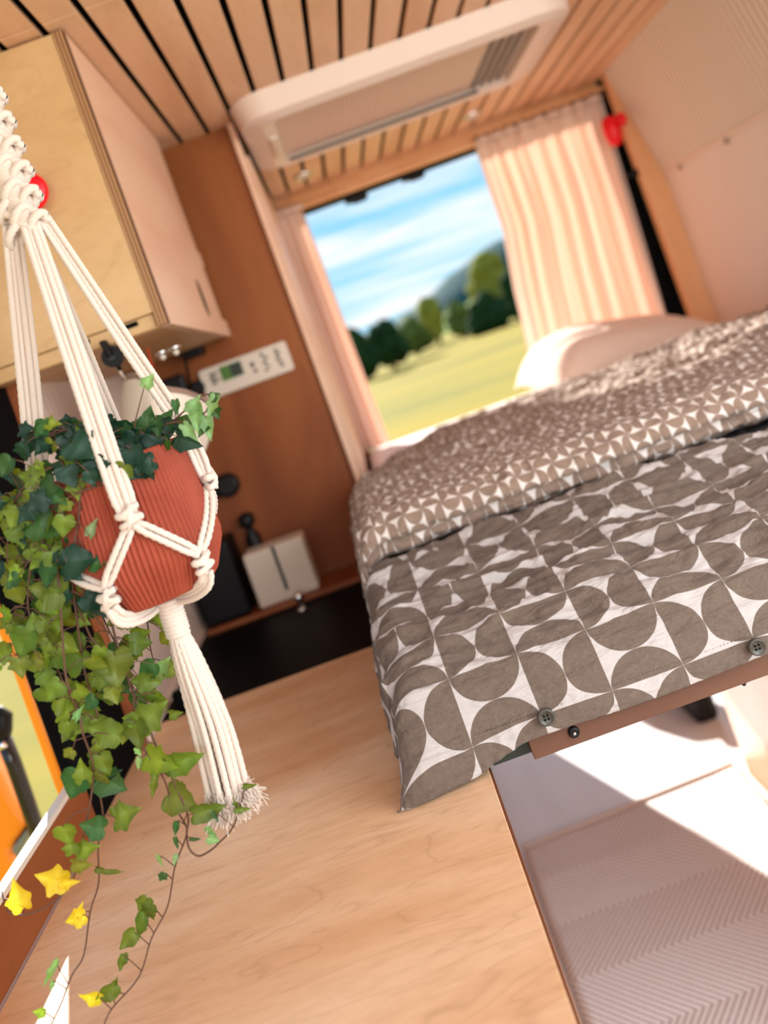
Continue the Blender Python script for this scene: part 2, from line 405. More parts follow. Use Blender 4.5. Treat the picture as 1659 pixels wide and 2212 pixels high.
# ------------------------------------------------------------------ roof window with pleated blind
t = thing('roof_window', 'large cream roof window frame with closed pleated blind in the slatted ceiling', 'skylight', (.36, 2.2, Z(.66)))
outer = rrect(-.05, .79, 1.945, 2.47, .075, 8); outt = rrect(-.062, .802, 1.93, 2.485, .085, 8); inner = rrect(.035, .715, 2.0, 2.412, .02, 8)
mid = rrect(.0, .75, 1.972, 2.44, .045, 8)
n = len(outer); vs_ = []
for ring, z in ((outt, .660), (outer, .607), (mid, .596), (inner, .602), (inner, .64), (outt, .66)):
    vs_ += [(x, y, Z(z)) for x, y in ring]
b = MB(); b.add(vs_, [(r*n+i, r*n+(i+1)%n, (r+1)*n+(i+1)%n, (r+1)*n+i) for r in range(5) for i in range(n)])
part(b, 'frame', CREAM, t, smooth=False)
b = MB(); x = .036; i = 0
while x < .60:
    b.quadprism([(x,2.002,Z(.622)),(x+.006,2.002,Z(.616)),(x+.012,2.002,Z(.622)),(x+.012,2.002,Z(.626)),(x,2.002,Z(.626))], (0,.408,0)); x += .012
part(b, 'pleated_blind', CREAM, t)
b = MB()
for x in (.61, .635, .66, .685): b.box(x, x+.004, 2.002, 2.41, Z(.612), Z(.622))
part(b, 'blind_rod', mat('grey_rod', srgb(152,144,136), .5), t)
b = MB(); b.box(.60, .714, 2.002, 2.41, Z(.626), Z(.632)); part(b, 'fly_screen', mat('screen', srgb(190,180,172), .8), t)
b = MB(); b.box(.045, .62, 2.396, 2.408, Z(.598), Z(.606)); part(b, 'handle_rail', mat('grey_seal', srgb(96,88,84), .6), t)
b = MB(); b.box(.006, .028, 2.10, 2.30, Z(.588), Z(.600)); part(b, 'latch', WHITEP, t, bev=.004)
for i, (px, py) in enumerate(((655, 380), (1020, 250))):
    dx, dy = px-750, py-780; v = SR*dx+CR*dy; yy = -.655*FPX/v; pt = W(px, py, yy)
    t = thing('ceiling_spotlight', ('round chrome spotlight in the slats behind the roof window, nearer the wooden partition', 'round chrome spotlight in the slats behind the roof window, nearer the wide curtain')[i], 'spotlight', (pt.x, pt.y, Z(.66)), 'spotlights in the slats')
    b = MB(); b.lathe([(.036,0),(.036,-.006),(.030,-.010),(.026,-.008),(.026,0)], (pt.x, pt.y, Z(.66)), 28, cap=False); part(b, 'ring', CHROME, t, smooth=True)
    b = MB(); b.lathe([(.026,-.002),(.02,-.006),(.002,-.007)], (pt.x, pt.y, Z(.66)), 28); part(b, 'lens', WHITEP, t, smooth=True)

# ------------------------------------------------------------------ curtains and rail
def curtain(name, label, top, bot, zt, zb, yc, folds, amp, seed):
    t = thing(name, label, 'curtain', ((top[0]+top[1])/2, yc, Z(zt)), None)
    b = MB(); nx, nz = 220, 60
    rnd = random.Random(seed); ph = [rnd.uniform(0, 6.3) for _ in range(4)]
    for j in range(nz+1):
        v = j/nz; z = zt+(zb-zt)*v; x0 = interp(v, top[2] if len(top) > 2 else [(0, top[0]), (1, bot[0])]); x1 = top[1]+(bot[1]-top[1])*v
        for i in range(nx+1):
            u = i/nx; a = amp*(.45+.55*min(1, v*4))
            y = yc+a*math.sin(2*PI*folds*u+ph[0]+.5*math.sin(2*PI*u*2+ph[1]))+a*.45*math.sin(2*PI*folds*1.7*u+ph[2]+v*1.3)
            x = x0+(x1-x0)*(u+.006*math.sin(2*PI*folds*u*1.3+ph[3]+v*2))
            b.v.append((x, y, Z(z)))
    W_ = nx+1
    b.f = [(j*W_+i, j*W_+i+1, (j+1)*W_+i+1, (j+1)*W_+i) for j in range(nz) for i in range(nx)]
    part(b, 'drape', CURT, t, smooth=True, solid=.0012)
    b = MB()
    for i in range(nx+1):
        pass
    nseg = 120; pts = []
    for i in range(nseg+1):
        u = i/nseg; pts.append((top[0]+(top[1]-top[0])*u, yc+.45*amp*math.sin(2*PI*folds*u+ph[0]+.5*math.sin(2*PI*u*2+ph[1])), Z(zt+.012)))
    b.tube(pts, .013, 6, flat=1.0); part(b, 'heading', CURT, t, smooth=True)
    return t
curtain('curtain', 'wide cream curtain with long folds hanging right of the rear opening', (.72, 1.215, [(0,.72),(.35,.715),(.6,.675),(1,.63)]), (.63, 1.168), .585, -.338, 3.08, 9, .022, 3)
curtain('curtain', 'narrow cream curtain bunched beside the wooden partition', (-.056, .035, [(0,-.056),(1,-.054)]), (-.054, .045), .585, -.338, 3.08, 3, .018, 5)
t = thing('curtain_rail', 'slim metal curtain rail with small gliders under the rear header', 'rail', (.55, 3.08, Z(.63)))
b = MB(); b.box(-.055, 1.235, 3.073, 3.087, Z(.618), Z(.634)); part(b, 'track', CHROME if False else HONEY, t, bev=.002)
for i in range(14):
    x = .73+i*.038; b = MB(); b.box(x-.004, x+.004, 3.075, 3.085, Z(.594), Z(.619)); part(b, 'glider', DMET, t, bev=.001)
# red strap on the right pillar
t = thing('coat_hook', 'red wall hook on the pillar at the top right corner of the wide curtain', 'hook', (1.27, 2.99, Z(.46)))
p0 = W(1322, 282, 2.97); p1 = W(1341, 258, 2.97)
b = MB(); b.lathe([(.004,-.058),(.022,-.05),(.030,-.02),(.031,.01),(.026,.04),(.012,.052)], p0, 20); part(b, 'knob', RED, t, smooth=True)
b = MB(); b.lathe([(.004,-.026),(.018,-.018),(.021,0),(.016,.018),(.003,.024)], p1, 16); b.tube([p0, p1, p1+Vector((0,.05,0))], .010, 8); part(b, 'hook_plate', RED, t, smooth=True)
p2 = W(1374, 373, 2.99)
b = MB(); b.box(p2.x-.035, p2.x+.006, 2.99, 3.0, p2.z-.007, p2.z+.007); b.box(p2.x-.002, p2.x+.006, 2.982, 3.0, p2.z-.014, p2.z+.014)
tag(b.build('latch', BLACK, bev=.002), 'little black catch on the edge of the right pillar', 'latch')

# ------------------------------------------------------------------ upper cabinet
t = thing('wall_cabinet', 'birch plywood overhead cabinet with exposed ply edge and oval finger hole', 'cabinet', (-.40, 1.66, Z(.133)))
b = MB(); b.box(XL+.002, -.266, 1.348, 1.985, Z(.155), Z(.655)); part(b, 'body', BIRCHF, t, bev=.001)
side = MB(); side.box(-.264, -.2475, 1.349, 2.0, Z(.155), Z(.655)); s_ = part(side, 'side_panel', BIRCHS, t, bev=.001)
b = MB(); b.lathe([(.0001,.0),(.034,.0),(.034,.0009)], (0,0,0), 32, axis='X')
b.v = [(-.2473+x*.5, 1.805+y_*.55, Z(.235)+z_*1.25) for x, y_, z_ in b.v]; part(b, 'finger_hole', VOID, t)
b = MB()
b.quadprism([(-.262,2.0,Z(.60)),(-.262,2.03,Z(.60)),(-.262,2.03,Z(.42)),(-.262,2.0,Z(.40))][::-1], (.013,0,0)) if False else None
b.box(-.262,-.249,2.0005,2.045,Z(.335),Z(.375)); part(b, 'bracket', BIRCHS, t, bev=.004)
b = MB(); b.box(-.262,-.249,2.0005,2.075,Z(.157),Z(.20)); part(b, 'bracket', BIRCHS, t, bev=.004)
b = MB(); b.box(XL+.002, -.2660, 1.335, 1.3475, Z(.180), Z(.655)); dr = part(b, 'door', BIRCHF, t, bev=.0015)
b = MB(); b.box(-.2655, -.2475, 1.334, 1.3485, Z(.156), Z(.655)); part(b, 'ply_edge', PLYZ, t)
b = MB(); b.box(XL+.002, -.268, 1.341, 1.3475, Z(.156), Z(.1785)); part(b, 'bottom_rail', BIRCHF, t, bev=.001)
for (px, py, ww) in ((272, 707, .020), (178, 742, .012)):
    b = MB(); q = W(px, py, 1.338); b.box(q.x-ww, q.x+ww, 1.3385, 1.3412, q.z-.004, q.z+.004)
    part(b, 'slot', VOID, t, bev=.0015)
q = W(76, 410, 1.30)
b = MB(); b.lathe([(.011,.034),(.011,.016),(.026,.012),(.0315,.004),(.0315,-.004),(.027,-.010),(.002,-.012)], (q.x-.012, 1.300, q.z), 40, axis='Y'); part(b, 'knob', RED, t, smooth=True)['label'] = 'red round knob'
# things under the cabinet
t = thing('folding_bracket', 'black rounded folding bracket hanging from the front bottom of the cabinet', 'bracket', tuple(W(220, 715, 1.37)))
a0, a1, a2 = W(222, 738, 1.325), W(244, 770, 1.325), W(260, 798, 1.335)
b = MB(); b.tube([a0, a0.lerp(a1,.5), a1], [.016,.017,.0175], 14, flat=.35); b.lathe([(.0175,-.006),(.0175,.006)], a1, 24, axis='Y'); part(b, 'arm', BLACK, t, bev=.001)
b = MB(); b.lathe([(.006,-.008),(.006,.002)], a1, 16, axis='Y'); part(b, 'pivot', DMET, t)
b = MB(); b.tube([a1, a2], [.009,.007], 10, flat=.5); part(b, 'hook', BLACK, t, smooth=True)
for i, (px, py) in enumerate(((330, 713), (360, 706))):
    q = W(px, py, 1.48); q.z = Z(.131)
    t = thing('glass_bulb_light', ('small clear glass light under the cabinet, nearer the cords', 'small clear glass light under the cabinet, nearer its right edge')[i], 'light', tuple(q), 'small glass lights under the cabinet')
    b = MB(); b.lathe([(.011,0),(.011,-.006),(.008,-.008)], q, 16); part(b, 'socket', CHROME, t, smooth=True)
    b = MB(); b.lathe([(.004,-.008),(.006,-.012),(.0055,-.015),(.002,-.018)], q, 16); part(b, 'bulb', WHITEP, t, smooth=True)
t = thing('shelf_rail', 'black rail with a block end mounted under the cabinet against the partition', 'rail', (-.36, 2.02, Z(.16)))
qa, qb = W(300, 775, 2.05), W(395, 752, 2.05)
b = MB(); b.tube([qa, qb], .010, 8); part(b, 'bar', BLACK, t)
q = W(413, 742, 2.06); b = MB(); b.box(q.x-.028, q.x+.022, 2.03, 2.099, q.z-.035, q.z+.028); part(b, 'end_block', BLACK, t, bev=.004)
b = MB(); b.tube(smooth_path([W(398,765,2.06), W(404,800,2.07), W(412,830,2.085), W(424,840,2.09)]), .004, 8); part(b, 'cable', BLACK, t, smooth=True)
q = W(378, 838, 2.08); b = MB(); b.box(q.x-.035, q.x+.03, 2.06, 2.099, q.z-.03, q.z+.028)
tag(b.build('power_socket', BLACK, bev=.006), 'black square socket on the wooden partition left of the control panel', 'socket')
q = W(427, 838, 2.08); b = MB(); b.lathe([(.018,.0),(.018,-.02),(.013,-.024)], (q.x, 2.099, q.z), 20, axis='Y')
tag(b.build('round_socket', BLACK, smooth=False), 'small round black socket touching the left end of the control panel', 'socket')

# ------------------------------------------------------------------ control panel on the partition
t = thing('control_panel', 'pale control panel with small green display on the wooden partition', 'panel', (-.245, 2.1, Z(.062)))
b = MB(); b.quadprism([(x, 2.0995, z) for x, z in rrect(-.362, -.130, Z(.026), Z(.103), .008)], (0,-.012,0)); part(b, 'housing', WHITEP, t, bev=.002)
b = MB(); b.box(-.308, -.252, 2.0845, 2.088, Z(.058), Z(.094)); part(b, 'display', mat('lcd_green', srgb(70,110,34), .3), t)
b = MB(); b.box(-.282, -.253, 2.0835, 2.0849, Z(.060), Z(.092)); part(b, 'display_shade', mat('lcd_dark', srgb(28,40,26), .3), t)
DG = mat('mark_grey', srgb(70,62,60), .6)
for (mx, mz, w_, h_) in ((-.331,.084,.006,.004),(-.331,.073,.007,.004),(-.331,.062,.006,.004),(-.320,.084,.003,.004),(-.320,.068,.003,.004),(-.2265,.073,.005,.006),(-.224,.056,.004,.005),(-.197,.089,.004,.004),(-.190,.079,.006,.003),(-.195,.067,.005,.004),(-.190,.056,.004,.003),(-.197,.048,.004,.003),(-.160,.089,.004,.003),(-.158,.079,.006,.004),(-.160,.067,.005,.004),(-.158,.056,.006,.003),(-.156,.046,.005,.003)):
    b = MB(); b.box(mx-w_, mx+w_, 2.0862, 2.0880, Z(mz)-h_, Z(mz)+h_); part(b, 'button', DG, t, bev=.001)
# black hook, bottle, dispenser, dark canister, shelf strip
q = W(488, 1050, 2.08)
b = MB(); b.lathe([(.030,.012),(.030,-.012),(.024,-.018)], (q.x+.004, q.y+.007, q.z), 24, axis='Y'); b.box(q.x-.085, q.x+.004, 2.075, 2.098, q.z-.020, q.z+.029)
tag(b.build('wall_holder', BLACK, bev=.004), 'black rounded wall holder on the partition behind the plant pot', 'holder')
b = MB(); b.box(XL+.03, -.083, 1.96, 2.098, Z(-.498), Z(-.486)); tag(b.build('back_shelf', RUST2, bev=.002), 'thin wooden ledge at the foot of the partition behind the black cover', 'shelf')
t = thing('tissue_dispenser', 'white box with a dark upright slot standing at the foot of the partition', 'box', (-.318, 2.03, Z(-.485)))
b = MB(); b.box(-.395, -.245, 1.98, 2.06, Z(-.4855), Z(-.352)); part(b, 'box_body', WHITEP, t, bev=.006)
b = MB(); b.box(-.323, -.315, 1.9785, 1.985, Z(-.462), Z(-.353)); part(b, 'slot', DMET, t)
t = thing('pump_bottle', 'black bottle with narrow neck standing behind the white box', 'bottle', (-.375, 2.078, Z(-.485)))
b = MB(); b.lathe([(.018,-.4855),(.019,-.475),(.019,-.33),(.010,-.315),(.010,-.30)], (-.372, 2.079, EYE), 20); part(b, 'bottle_body', BLACK, t, smooth=True)
b = MB(); b.lathe([(.018,-.3),(.020,-.295),(.020,-.275),(.006,-.268)], (-.372, 2.079, EYE), 20); part(b, 'cap', BLACK, t, smooth=True)
b = MB(); b.box(XL+.03, -.415, 1.97, 2.09, Z(-.4855), Z(-.30)); tag(b.build('black_case', BLACK, bev=.01), 'black upright case in the dim corner between ribbed wall and white box', 'case')

# ------------------------------------------------------------------ counter, black cover, kitchen unit
t = thing('kitchen_unit', 'long low cabinet body carrying the birch worktop', 'cabinet', (-.28, .8, 0))
b = MB(); b.box(XL+.002, -.02, -.25, 3.10, .0, Z(-.523)); part(b, 'body', BIRCHS, t)
b = MB(); b.box(-.019, -.012, -.25, 1.5, .06, Z(-.53)); part(b, 'door', BIRCHS, t, bev=.002)
t = thing('worktop', 'pale birch plywood worktop below the hanging plant', 'worktop', (-.28, .6, Z(-.52)))
b = MB(); b.box(XL+.003, -.0075, -.25, 1.508, Z(-.521), Z(-.5)); part(b, 'board', BIRCH, t, bev=.0015)
b = MB(); b.box(-.0073, -.005, -.25, 1.508, Z(-.521), Z(-.5005)); part(b, 'ply_edge', EDGE, t)
t = thing('sink_cover', 'glossy black cover set behind the worktop beside the bed', 'cover', (-.32, 1.75, Z(-.51)))
b = MB(); b.box(XL+.008, -.04, 1.511, 1.958, Z(-.522), Z(-.5005)); part(b, 'cover_plate', GLASSK, t, bev=.003)
q = W(650, 1302, 1.93); q.z = Z(-.5)
b = MB(); b.lathe([(.006,0),(.007,.006),(.0045,.012),(.011,.020),(.0125,.027),(.009,.035),(.002,.038)], q, 20); part(b, 'knob', CHROME, t, smooth=True)
b = MB(); q2 = W(657, 1328, 1.9); q2.z = Z(-.5); b.lathe([(.010,0),(.010,.005),(.006,.008)], q2, 20); part(b, 'catch', CHROME, t, smooth=True)
q = W(402, 1515, 1.57); b = MB(); b.lathe([(.012,-.499),(.012,-.47),(.008,-.465)], (q.x, 1.54, EYE), 16)
tag(b.build('rubber_stop', RUBBER, smooth=False), 'small black stop where the ribbed wall meets the worktop', 'stopper')

# ------------------------------------------------------------------ under the bed
b = MB(); b.box(.6, 1.30, 1.15, 2.13, .0, Z(-.53)); tag(b.build('bench_box', BENCH, bev=.02), 'pinkish wooden bench box at the right edge below the bed', 'box')
t = thing('rug', 'pale woven rug with fine brown herringbone lines on the van floor', 'rug', (.3, .8, 0))
b = MB(); nx, ny = 30, 120
for j in range(ny+1):
    for i in range(nx+1):
        x = -.004+.59*i/nx; y = -.6+2.76*j/ny
        b.v.append((x, y+.05*(x-.1), .009+.003*noise.noise(Vector((x*6, y*6, 0)))))
b.f = [(j*(nx+1)+i, j*(nx+1)+i+1, (j+1)*(nx+1)+i+1, (j+1)*(nx+1)+i) for j in range(ny) for i in range(nx)]
part(b, 'weave', RUG, t, smooth=True, solid=.006)
b = MB(); b.tube([(-.004+.59*i/20, 2.158+.05*(.59*i/20-.1), .011) for i in range(21)], .007, 8); part(b, 'hem', cloth('rug_hem', srgb(214,196,186)), t, smooth=True)
q = W(1425, 1570, 2.60)
t = thing('storage_bag', 'white slumped bag under the bed, blurred, beside the black case', 'bag', (q.x, q.y, 0))
b = MB(); b.lathe([(.05,.001),(.085,.01),(.09,.06),(.075,.12),(.03,.15)], (q.x, q.y+.05, 0), 24, rib=lambda a: 1+.08*math.cos(3*a)); part(b, 'sack', SHEET, t, smooth=True)
b = MB(); b.lathe([(.028,.148),(.02,.165),(.035,.185)], (q.x, q.y+.05, 0), 16); part(b, 'neck', SHEET, t, smooth=True)
q = W(1520, 1565, 2.45); b = MB(); b.box(q.x-.025, q.x+.05, 2.42, 2.60, .0, .36)
tag(b.build('luggage_case', BLACK, bev=.02), 'black upright case under the bed beside the wooden bench box', 'case')

# ------------------------------------------------------------------ bed
t = thing('bed_base', 'sliding wooden bed base with brown front plank and black screws', 'bed', (.6, 1.0, Z(-.5)))
b = MB(); b.box(-.0, 1.29, .985, 3.15, Z(-.494), Z(-.474)); part(b, 'base_board', PLANK, t)
b = MB(); b.box(.046, 1.29, .957, .972, Z(-.5045), Z(-.474)); part(b, 'front_plank', PLANK, t, bev=.001)
b = MB(); b.box(-.001, .30, .9735, .984, Z(-.5035), Z(-.480)); part(b, 'rail', DMET, t, bev=.001)
for px, py in ((1240, 1582),):
    q = W(px, py, .955); b = MB(); b.lathe([(.0068,.004),(.0068,-.001),(.0045,-.004),(.0035,-.0035),(.001,-.0025)], (q.x, .956, q.z), 20, axis='Y'); part(b, 'screw', BLACK, t, smooth=True)
    b = MB(); b.lathe([(.0021,-.0045),(.0012,-.0055)], (q.x, .956, q.z), 8, axis='Y'); part(b, 'screw_socket', CHROME, t)
q = W(1608, 1483, .965); b = MB(); b.lathe([(.003,0),(.0035,-.007),(.002,-.011)], (q.x, .964, Z(-.4985)), 10); part(b, 'bolt', BLACK, t, smooth=True)
t = thing('mattress', 'bare mattress in a white sheet reaching to the rear opening', 'mattress', (.6, 2.1, Z(-.47)))
def slab(x0, x1, y0, y1, z0, z1, r):
    b = MB(); base = rrect(x0, x1, y0, y1, r, 6); n = len(base); cx, cy_ = (x0+x1)/2, (y0+y1)/2; vs_ = []
    for z, s in ((z0,-.012),(z0+.012,0),(z1-.025,0),(z1-.008,-.008),(z1,-.028)):
        vs_ += [(x+(-s if x < cx else s), y+(-s if y < cy_ else s), Z(z)) for x, y in base]
    b.add(vs_, [(r_*n+i, r_*n+(i+1)%n, (r_+1)*n+(i+1)%n, (r_+1)*n+i) for r_ in range(4) for i in range(n)]+[tuple(range(n))[::-1], tuple(range(4*n, 5*n))]); return b
part(slab(-.045, 1.285, 1.34, 3.165, -.473, -.345, .03), 'rear_cushion', SHEET, t, smooth=False)
part(slab(-.035, 1.285, 1.02, 1.335, -.473, -.38, .03), 'front_cushion', SHEET, t, smooth=False)

# ---- duvet
def fbm(x, y, z, o=4):
    a = 0; s = 1; f = 1
    for _ in range(o): a += s*noise.noise(Vector((x*f, y*f, z))); s *= .5; f *= 2.05
    return a
def ridge(x, y, z): return 1-2*abs(noise.noise(Vector((x, y, z))))
def resample(prof, n):
    P = smooth_path([(0, a, b_) for a, b_ in prof], 10); L = [0]
    for a, c in zip(P, P[1:]): L.append(L[-1]+(c-a).length)
    out = []; j = 0
    for i in range(n+1):
        s = L[-1]*i/n
        while j < len(L)-2 and L[j+1] < s: j += 1
        f = (s-L[j])/max(1e-9, L[j+1]-L[j]); q = P[j].lerp(P[j+1], f); out.append((q.y, q.z, s))
    return out, L[-1]
duv = thing('duvet', 'rumpled taupe and white petal-patterned duvet folded over on the bed', 'duvet', (.6, 1.5, Z(-.34)))
prof = [(.950,-.492),(.949,-.478),(.955,-.455),(.968,-.425),(.990,-.398),(1.035,-.367),(1.09,-.350),(1.16,-.335),(1.235,-.318),(1.275,-.318),(1.31,-.334),(1.36,-.342),(1.44,-.343)]
NR = 170; R, LT = resample(prof, NR)
rows = [((.956,-.464), 0), ((.99,-.398), 1), ((1.035,-.367), 2), ((1.087,-.352), 3), ((1.15,-.337), 4), ((1.23,-.318), 5)]
def s_of(y, z): return min(R, key=lambda q: (q[0]-y)**2+(q[1]-z)**2)[2]
tab = [(s_of(*p_), k_) for p_, k_ in rows]; tab = [(tab[0][0]-.086, -1.1)]+tab+[(tab[-1][0]+.2, 7.4)]
b = MB(); XS0 = -.055; cols = []
ND = 56; NXc = 480
for j, (y, z, s) in enumerate(R):
    ny_, nz_ = 0, 1
    a, c = R[max(0,j-1)], R[min(NR,j+1)]; d = Vector((c[0]-a[0], c[1]-a[1])).normalized(); nrm = Vector((0, -d.y, d.x))
    if nrm.z < 0: nrm = -nrm
    H = (z+.493); Ld = max(.05, H+.012)
    V = interp(s, tab)
    hemf = min(1, max(.15, (s-.015)/.09))
    for i in range(-ND, NXc+1):
        if i < 0:
            q = Ld*(-i/ND); qn = -i/ND
            rr = .035; 
            if q < rr*1.57: ang = q/rr; x = XS0-rr*math.sin(ang)-.0; dz = rr*(1-math.cos(ang))
            else: x = XS0-rr-(q-rr*1.57)*.10; dz = rr+(q-rr*1.57)
            dz = min(dz, H); X = x; U = (XS0-q-.07)/.086; top = 0
            nv = Vector((-.8*qn, nrm.y, nrm.z*(1-qn))).normalized()
            X -= .034*qn*max(0, 1-s/.11)
            X += .004*math.sin(s*40+1)*qn+.009*fbm(s*14, 3, 7, 2)*qn
        else:
            X = XS0+(1.29-XS0)*(i/NXc)**1.15; dz = 0; U = (X-.07)/.086; nv = nrm
        cx = X if i >= 0 else XS0-q
        sl_ = s+.10*cx                               # creases run slightly askew
        wrk = .0078*ridge(cx*4.5, sl_*24, 1.3)+.0064*ridge(cx*8+3, sl_*46, 5.1)+.0046*ridge(cx*22, sl_*85, 2.2)+.0012*ridge(cx*50, sl_*130, 7.7)+.006*fbm(cx*5, s*9, 8, 3)-.004
        wrk *= hemf*(.40+.75*min(1, max(0, (s-.07)/.08)))
        wrk += .0012*ridge(cx*60, s*20, 9)*max(0, 1-s/.07)
        if y > 1.27: wrk *= max(0, 1-(y-1.27)/.05)
        yy = y; 
        P = Vector((X, yy, Z(z-dz)))+nv*wrk
        # hem sags a little between the buttons, corner rests on the worktop
        if s < .05: P.z += (1-s/.05)*((-.004) if X < -.03 else (-.004+.016*min(1,(X+.03)/.07)+.002*math.sin(X*23)))
        P.z = max(P.z, Z(-.4975))
        if X < .0: P.y -= .012*max(0, 1-s/.12)*min(1, -X/.08)
        b.v.append(P); b.uv.append((U, V))
NC = ND+NXc+1
b.f = [(j*NC+i, j*NC+i+1, (j+1)*NC+i+1, (j+1)*NC+i) for j in range(NR) for i in range(NC-1)]
part(b, 'lower_cover', PAT, duv, smooth=True, solid=.0015)
# folded back layer
prof2 = [(1.50,-.312),(1.38,-.311),(1.325,-.306),(1.304,-.293),(1.304,-.275),(1.320,-.259),(1.355,-.250),(1.45,-.251),(1.65,-.262),(1.9,-.276),(2.15,-.288),(2.38,-.298),(2.47,-.312),(2.5,-.340)]
NR2 = 300; R2, LT2 = resample(prof2, NR2)
Ftab = [(-.12,2.03),(-.04,2.05),(.03,2.25),(.2,2.62),(.35,2.55),(.5,2.45),(.8,2.42),(1.05,2.42),(1.29,2.48)]
b = MB(); ND2 = 44; NX2 = 330
for j, (y, z, s) in enumerate(R2):
    a, c = R2[max(0,j-1)], R2[min(NR2,j+1)]; d = Vector((c[0]-a[0], c[1]-a[1])).normalized(); nrm = Vector((0, -d.y, d.x))
    if s > .2 and nrm.z < 0: nrm = -nrm
    low = -.375 if y < 1.5 else -.375-.05*min(1, (y-1.5)/.3)
    H = z-low; Ld = H+.012
    for i in range(-ND2, NX2+1):
        if i < 0:
            q = Ld*(-i/ND2); qn = -i/ND2; rr = .038
            if q < rr*1.57: ang = q/rr; X = XS0+.012-rr*math.sin(ang); dz = rr*(1-math.cos(ang))
            else: X = XS0+.012-rr-(q-rr*1.57)*.15; dz = rr+(q-rr*1.57)
            dz = min(dz, H); nv = Vector((-qn-.1, nrm.y, nrm.z*(1-qn))).normalized(); cx = XS0-q
            if y > 2.0: X = max(X, -.055)
        else:
            X = XS0+.012+(1.283-XS0-.012)*(i/NX2)**1.05; dz = 0; nv = nrm; cx = X; qn = 0
        F = interp(X, Ftab); yy = y if y < 1.6 else 1.6+(y-1.6)*(F-1.6)/.9
        k1 = min(1, max(.15, (yy-1.33)/.4)) if s > .16 else .12
        sl_ = yy+.22*cx
        wrk = (.009+.006*k1)*ridge(cx*6, sl_*16, 3.3)*k1+.009*ridge(cx*11, sl_*27, 6.1)*k1+.0045*ridge(cx*20+4, s*40, 4.2)+.012*fbm(cx*3.2, yy*3.5, 2, 3)*k1
        wrk += .0045*ridge(cx*14, s*22, 12)+.002*ridge(cx*40, s*60, 2)
        if X > .5: wrk += .022*k1*min(1, (X-.5)/.3)*(.5+fbm(cx*4, yy*6, 21, 2))
        wrk = wrk if z > -.335 else max(0, wrk*.2)
        P = Vector((X, yy, Z(z-dz)))+nv*wrk
        P.z = max(P.z, Z(-.34 if yy > 1.9 and X > -.04 else -.45))
        if yy > 2.0: P.x = max(P.x, -.052)
        b.v.append(P); b.uv.append((cx/.031, s/.029))
NC = ND2+NX2+1
b.f = [(j*NC+i, j*NC+i+1, (j+1)*NC+i+1, (j+1)*NC+i) for j in range(NR2) for i in range(NC-1)]
part(b, 'folded_layer', PATS, duv, smooth=True, solid=.0015)
for px, py, yy in ((1180, 1550, .944), (1636, 1398, .941)):
    q = W(px, py, yy); b = MB()
    b.lathe([(.0094,.004),(.0100,.0015),(.0098,-.0010),(.0086,-.0020),(.0076,-.0016),(.0066,-.0002),(.001,-.0001)], (q.x, yy, q.z), 36, axis='Y')
    bt = part(b, 'button', mat('olive_button', srgb(66,62,54), .35), duv, smooth=True)
    b = MB()
    for dx in (-.0021,.0021):
        for dz in (-.0021,.0021): b.lathe([(.0012,.0006),(.0012,-.0006)], (q.x+dx, yy-.0006, q.z+dz), 10, axis='Y')
    part(b, 'thread_hole', VOID, bt)
# stitched hem line
b = MB()
Rh = [r for r in R if r[2] > .038][0]
x = -.04
while x < .36:
    b.box(x, x+.0022, Rh[0]-.0028, Rh[0]-.0016, Z(Rh[1])-.0003, Z(Rh[1])+.0003); x += .0045
part(b, 'hem_stitching', mat('thread', srgb(80,68,60), .8), duv)

# ---- pillow
t = thing('pillow', 'plump pale linen pillow lying against the wide curtain', 'pillow', (.88, 2.8, Z(-.34)))
b = MB(); nu, nv_ = 60, 44
for side_ in (1, -1):
    for j in range(nv_+1):
        for i in range(nu+1):
            u, v = 2*i/nu-1, 2*j/nv_-1
            h = max(0, (1-u**4)*(1-v**4))**.55*(.098 if side_ > 0 else .05)*(1-.42*u)
            px_ = u*.335*(1-.07*(1-abs(v))**2*0-.05*(v*v)*abs(u)); py_ = v*.215*(1+.06*u*u)
            px_ *= 1-.06*(1-v*v); py_ *= 1-.05*(1-u*u)
            wv_ = .006*ridge(u*3, v*4, 2)*(1-max(abs(u),abs(v))**4)*side_+.006*noise.noise(Vector((u*2,v*2,side_)))
            b.v.append((px_, py_, side_*h+wv_-.045*(u*u*u*u+v*v*v*v)*.7))
n1 = (nu+1)*(nv_+1)
for s_ in (0, n1):
    b.f += [(s_+j*(nu+1)+i, s_+j*(nu+1)+i+1, s_+(j+1)*(nu+1)+i+1, s_+(j+1)*(nu+1)+i) for j in range(nv_) for i in range(nu)]
mt = Matrix.Translation((.875, 2.77, Z(-.283))) @ Matrix.Rotation(math.radians(6), 4, 'Z') @ Matrix.Rotation(math.radians(9), 4, 'X') @ Matrix.Rotation(math.radians(3), 4, 'Y')
b.v = [tuple(mt @ Vector(v)) for v in b.v]
b.v = [(x, y, max(z, Z(-.343))) for x, y, z in b.v]
part(b, 'pillowcase', PILLOW, t, smooth=True)
b = MB(); ring = []
for k in range(81):
    a = 2*PI*k/80; ca, sa = math.cos(a), math.sin(a); m_ = max(abs(ca), abs(sa)); u, v = ca/m_, sa/m_
    px_ = u*.335*(1-.05*v*v*abs(u))*(1-.06*(1-v*v)); py_ = v*.215*(1+.06*u*u)*(1-.05*(1-u*u)); q = mt @ Vector((px_, py_, -.0315*(u**4+v**4))); q.z = max(q.z, Z(-.338)); ring.append(q)
b.tube(ring, .004, 6); part(b, 'seam', PILLOW, t, smooth=True)

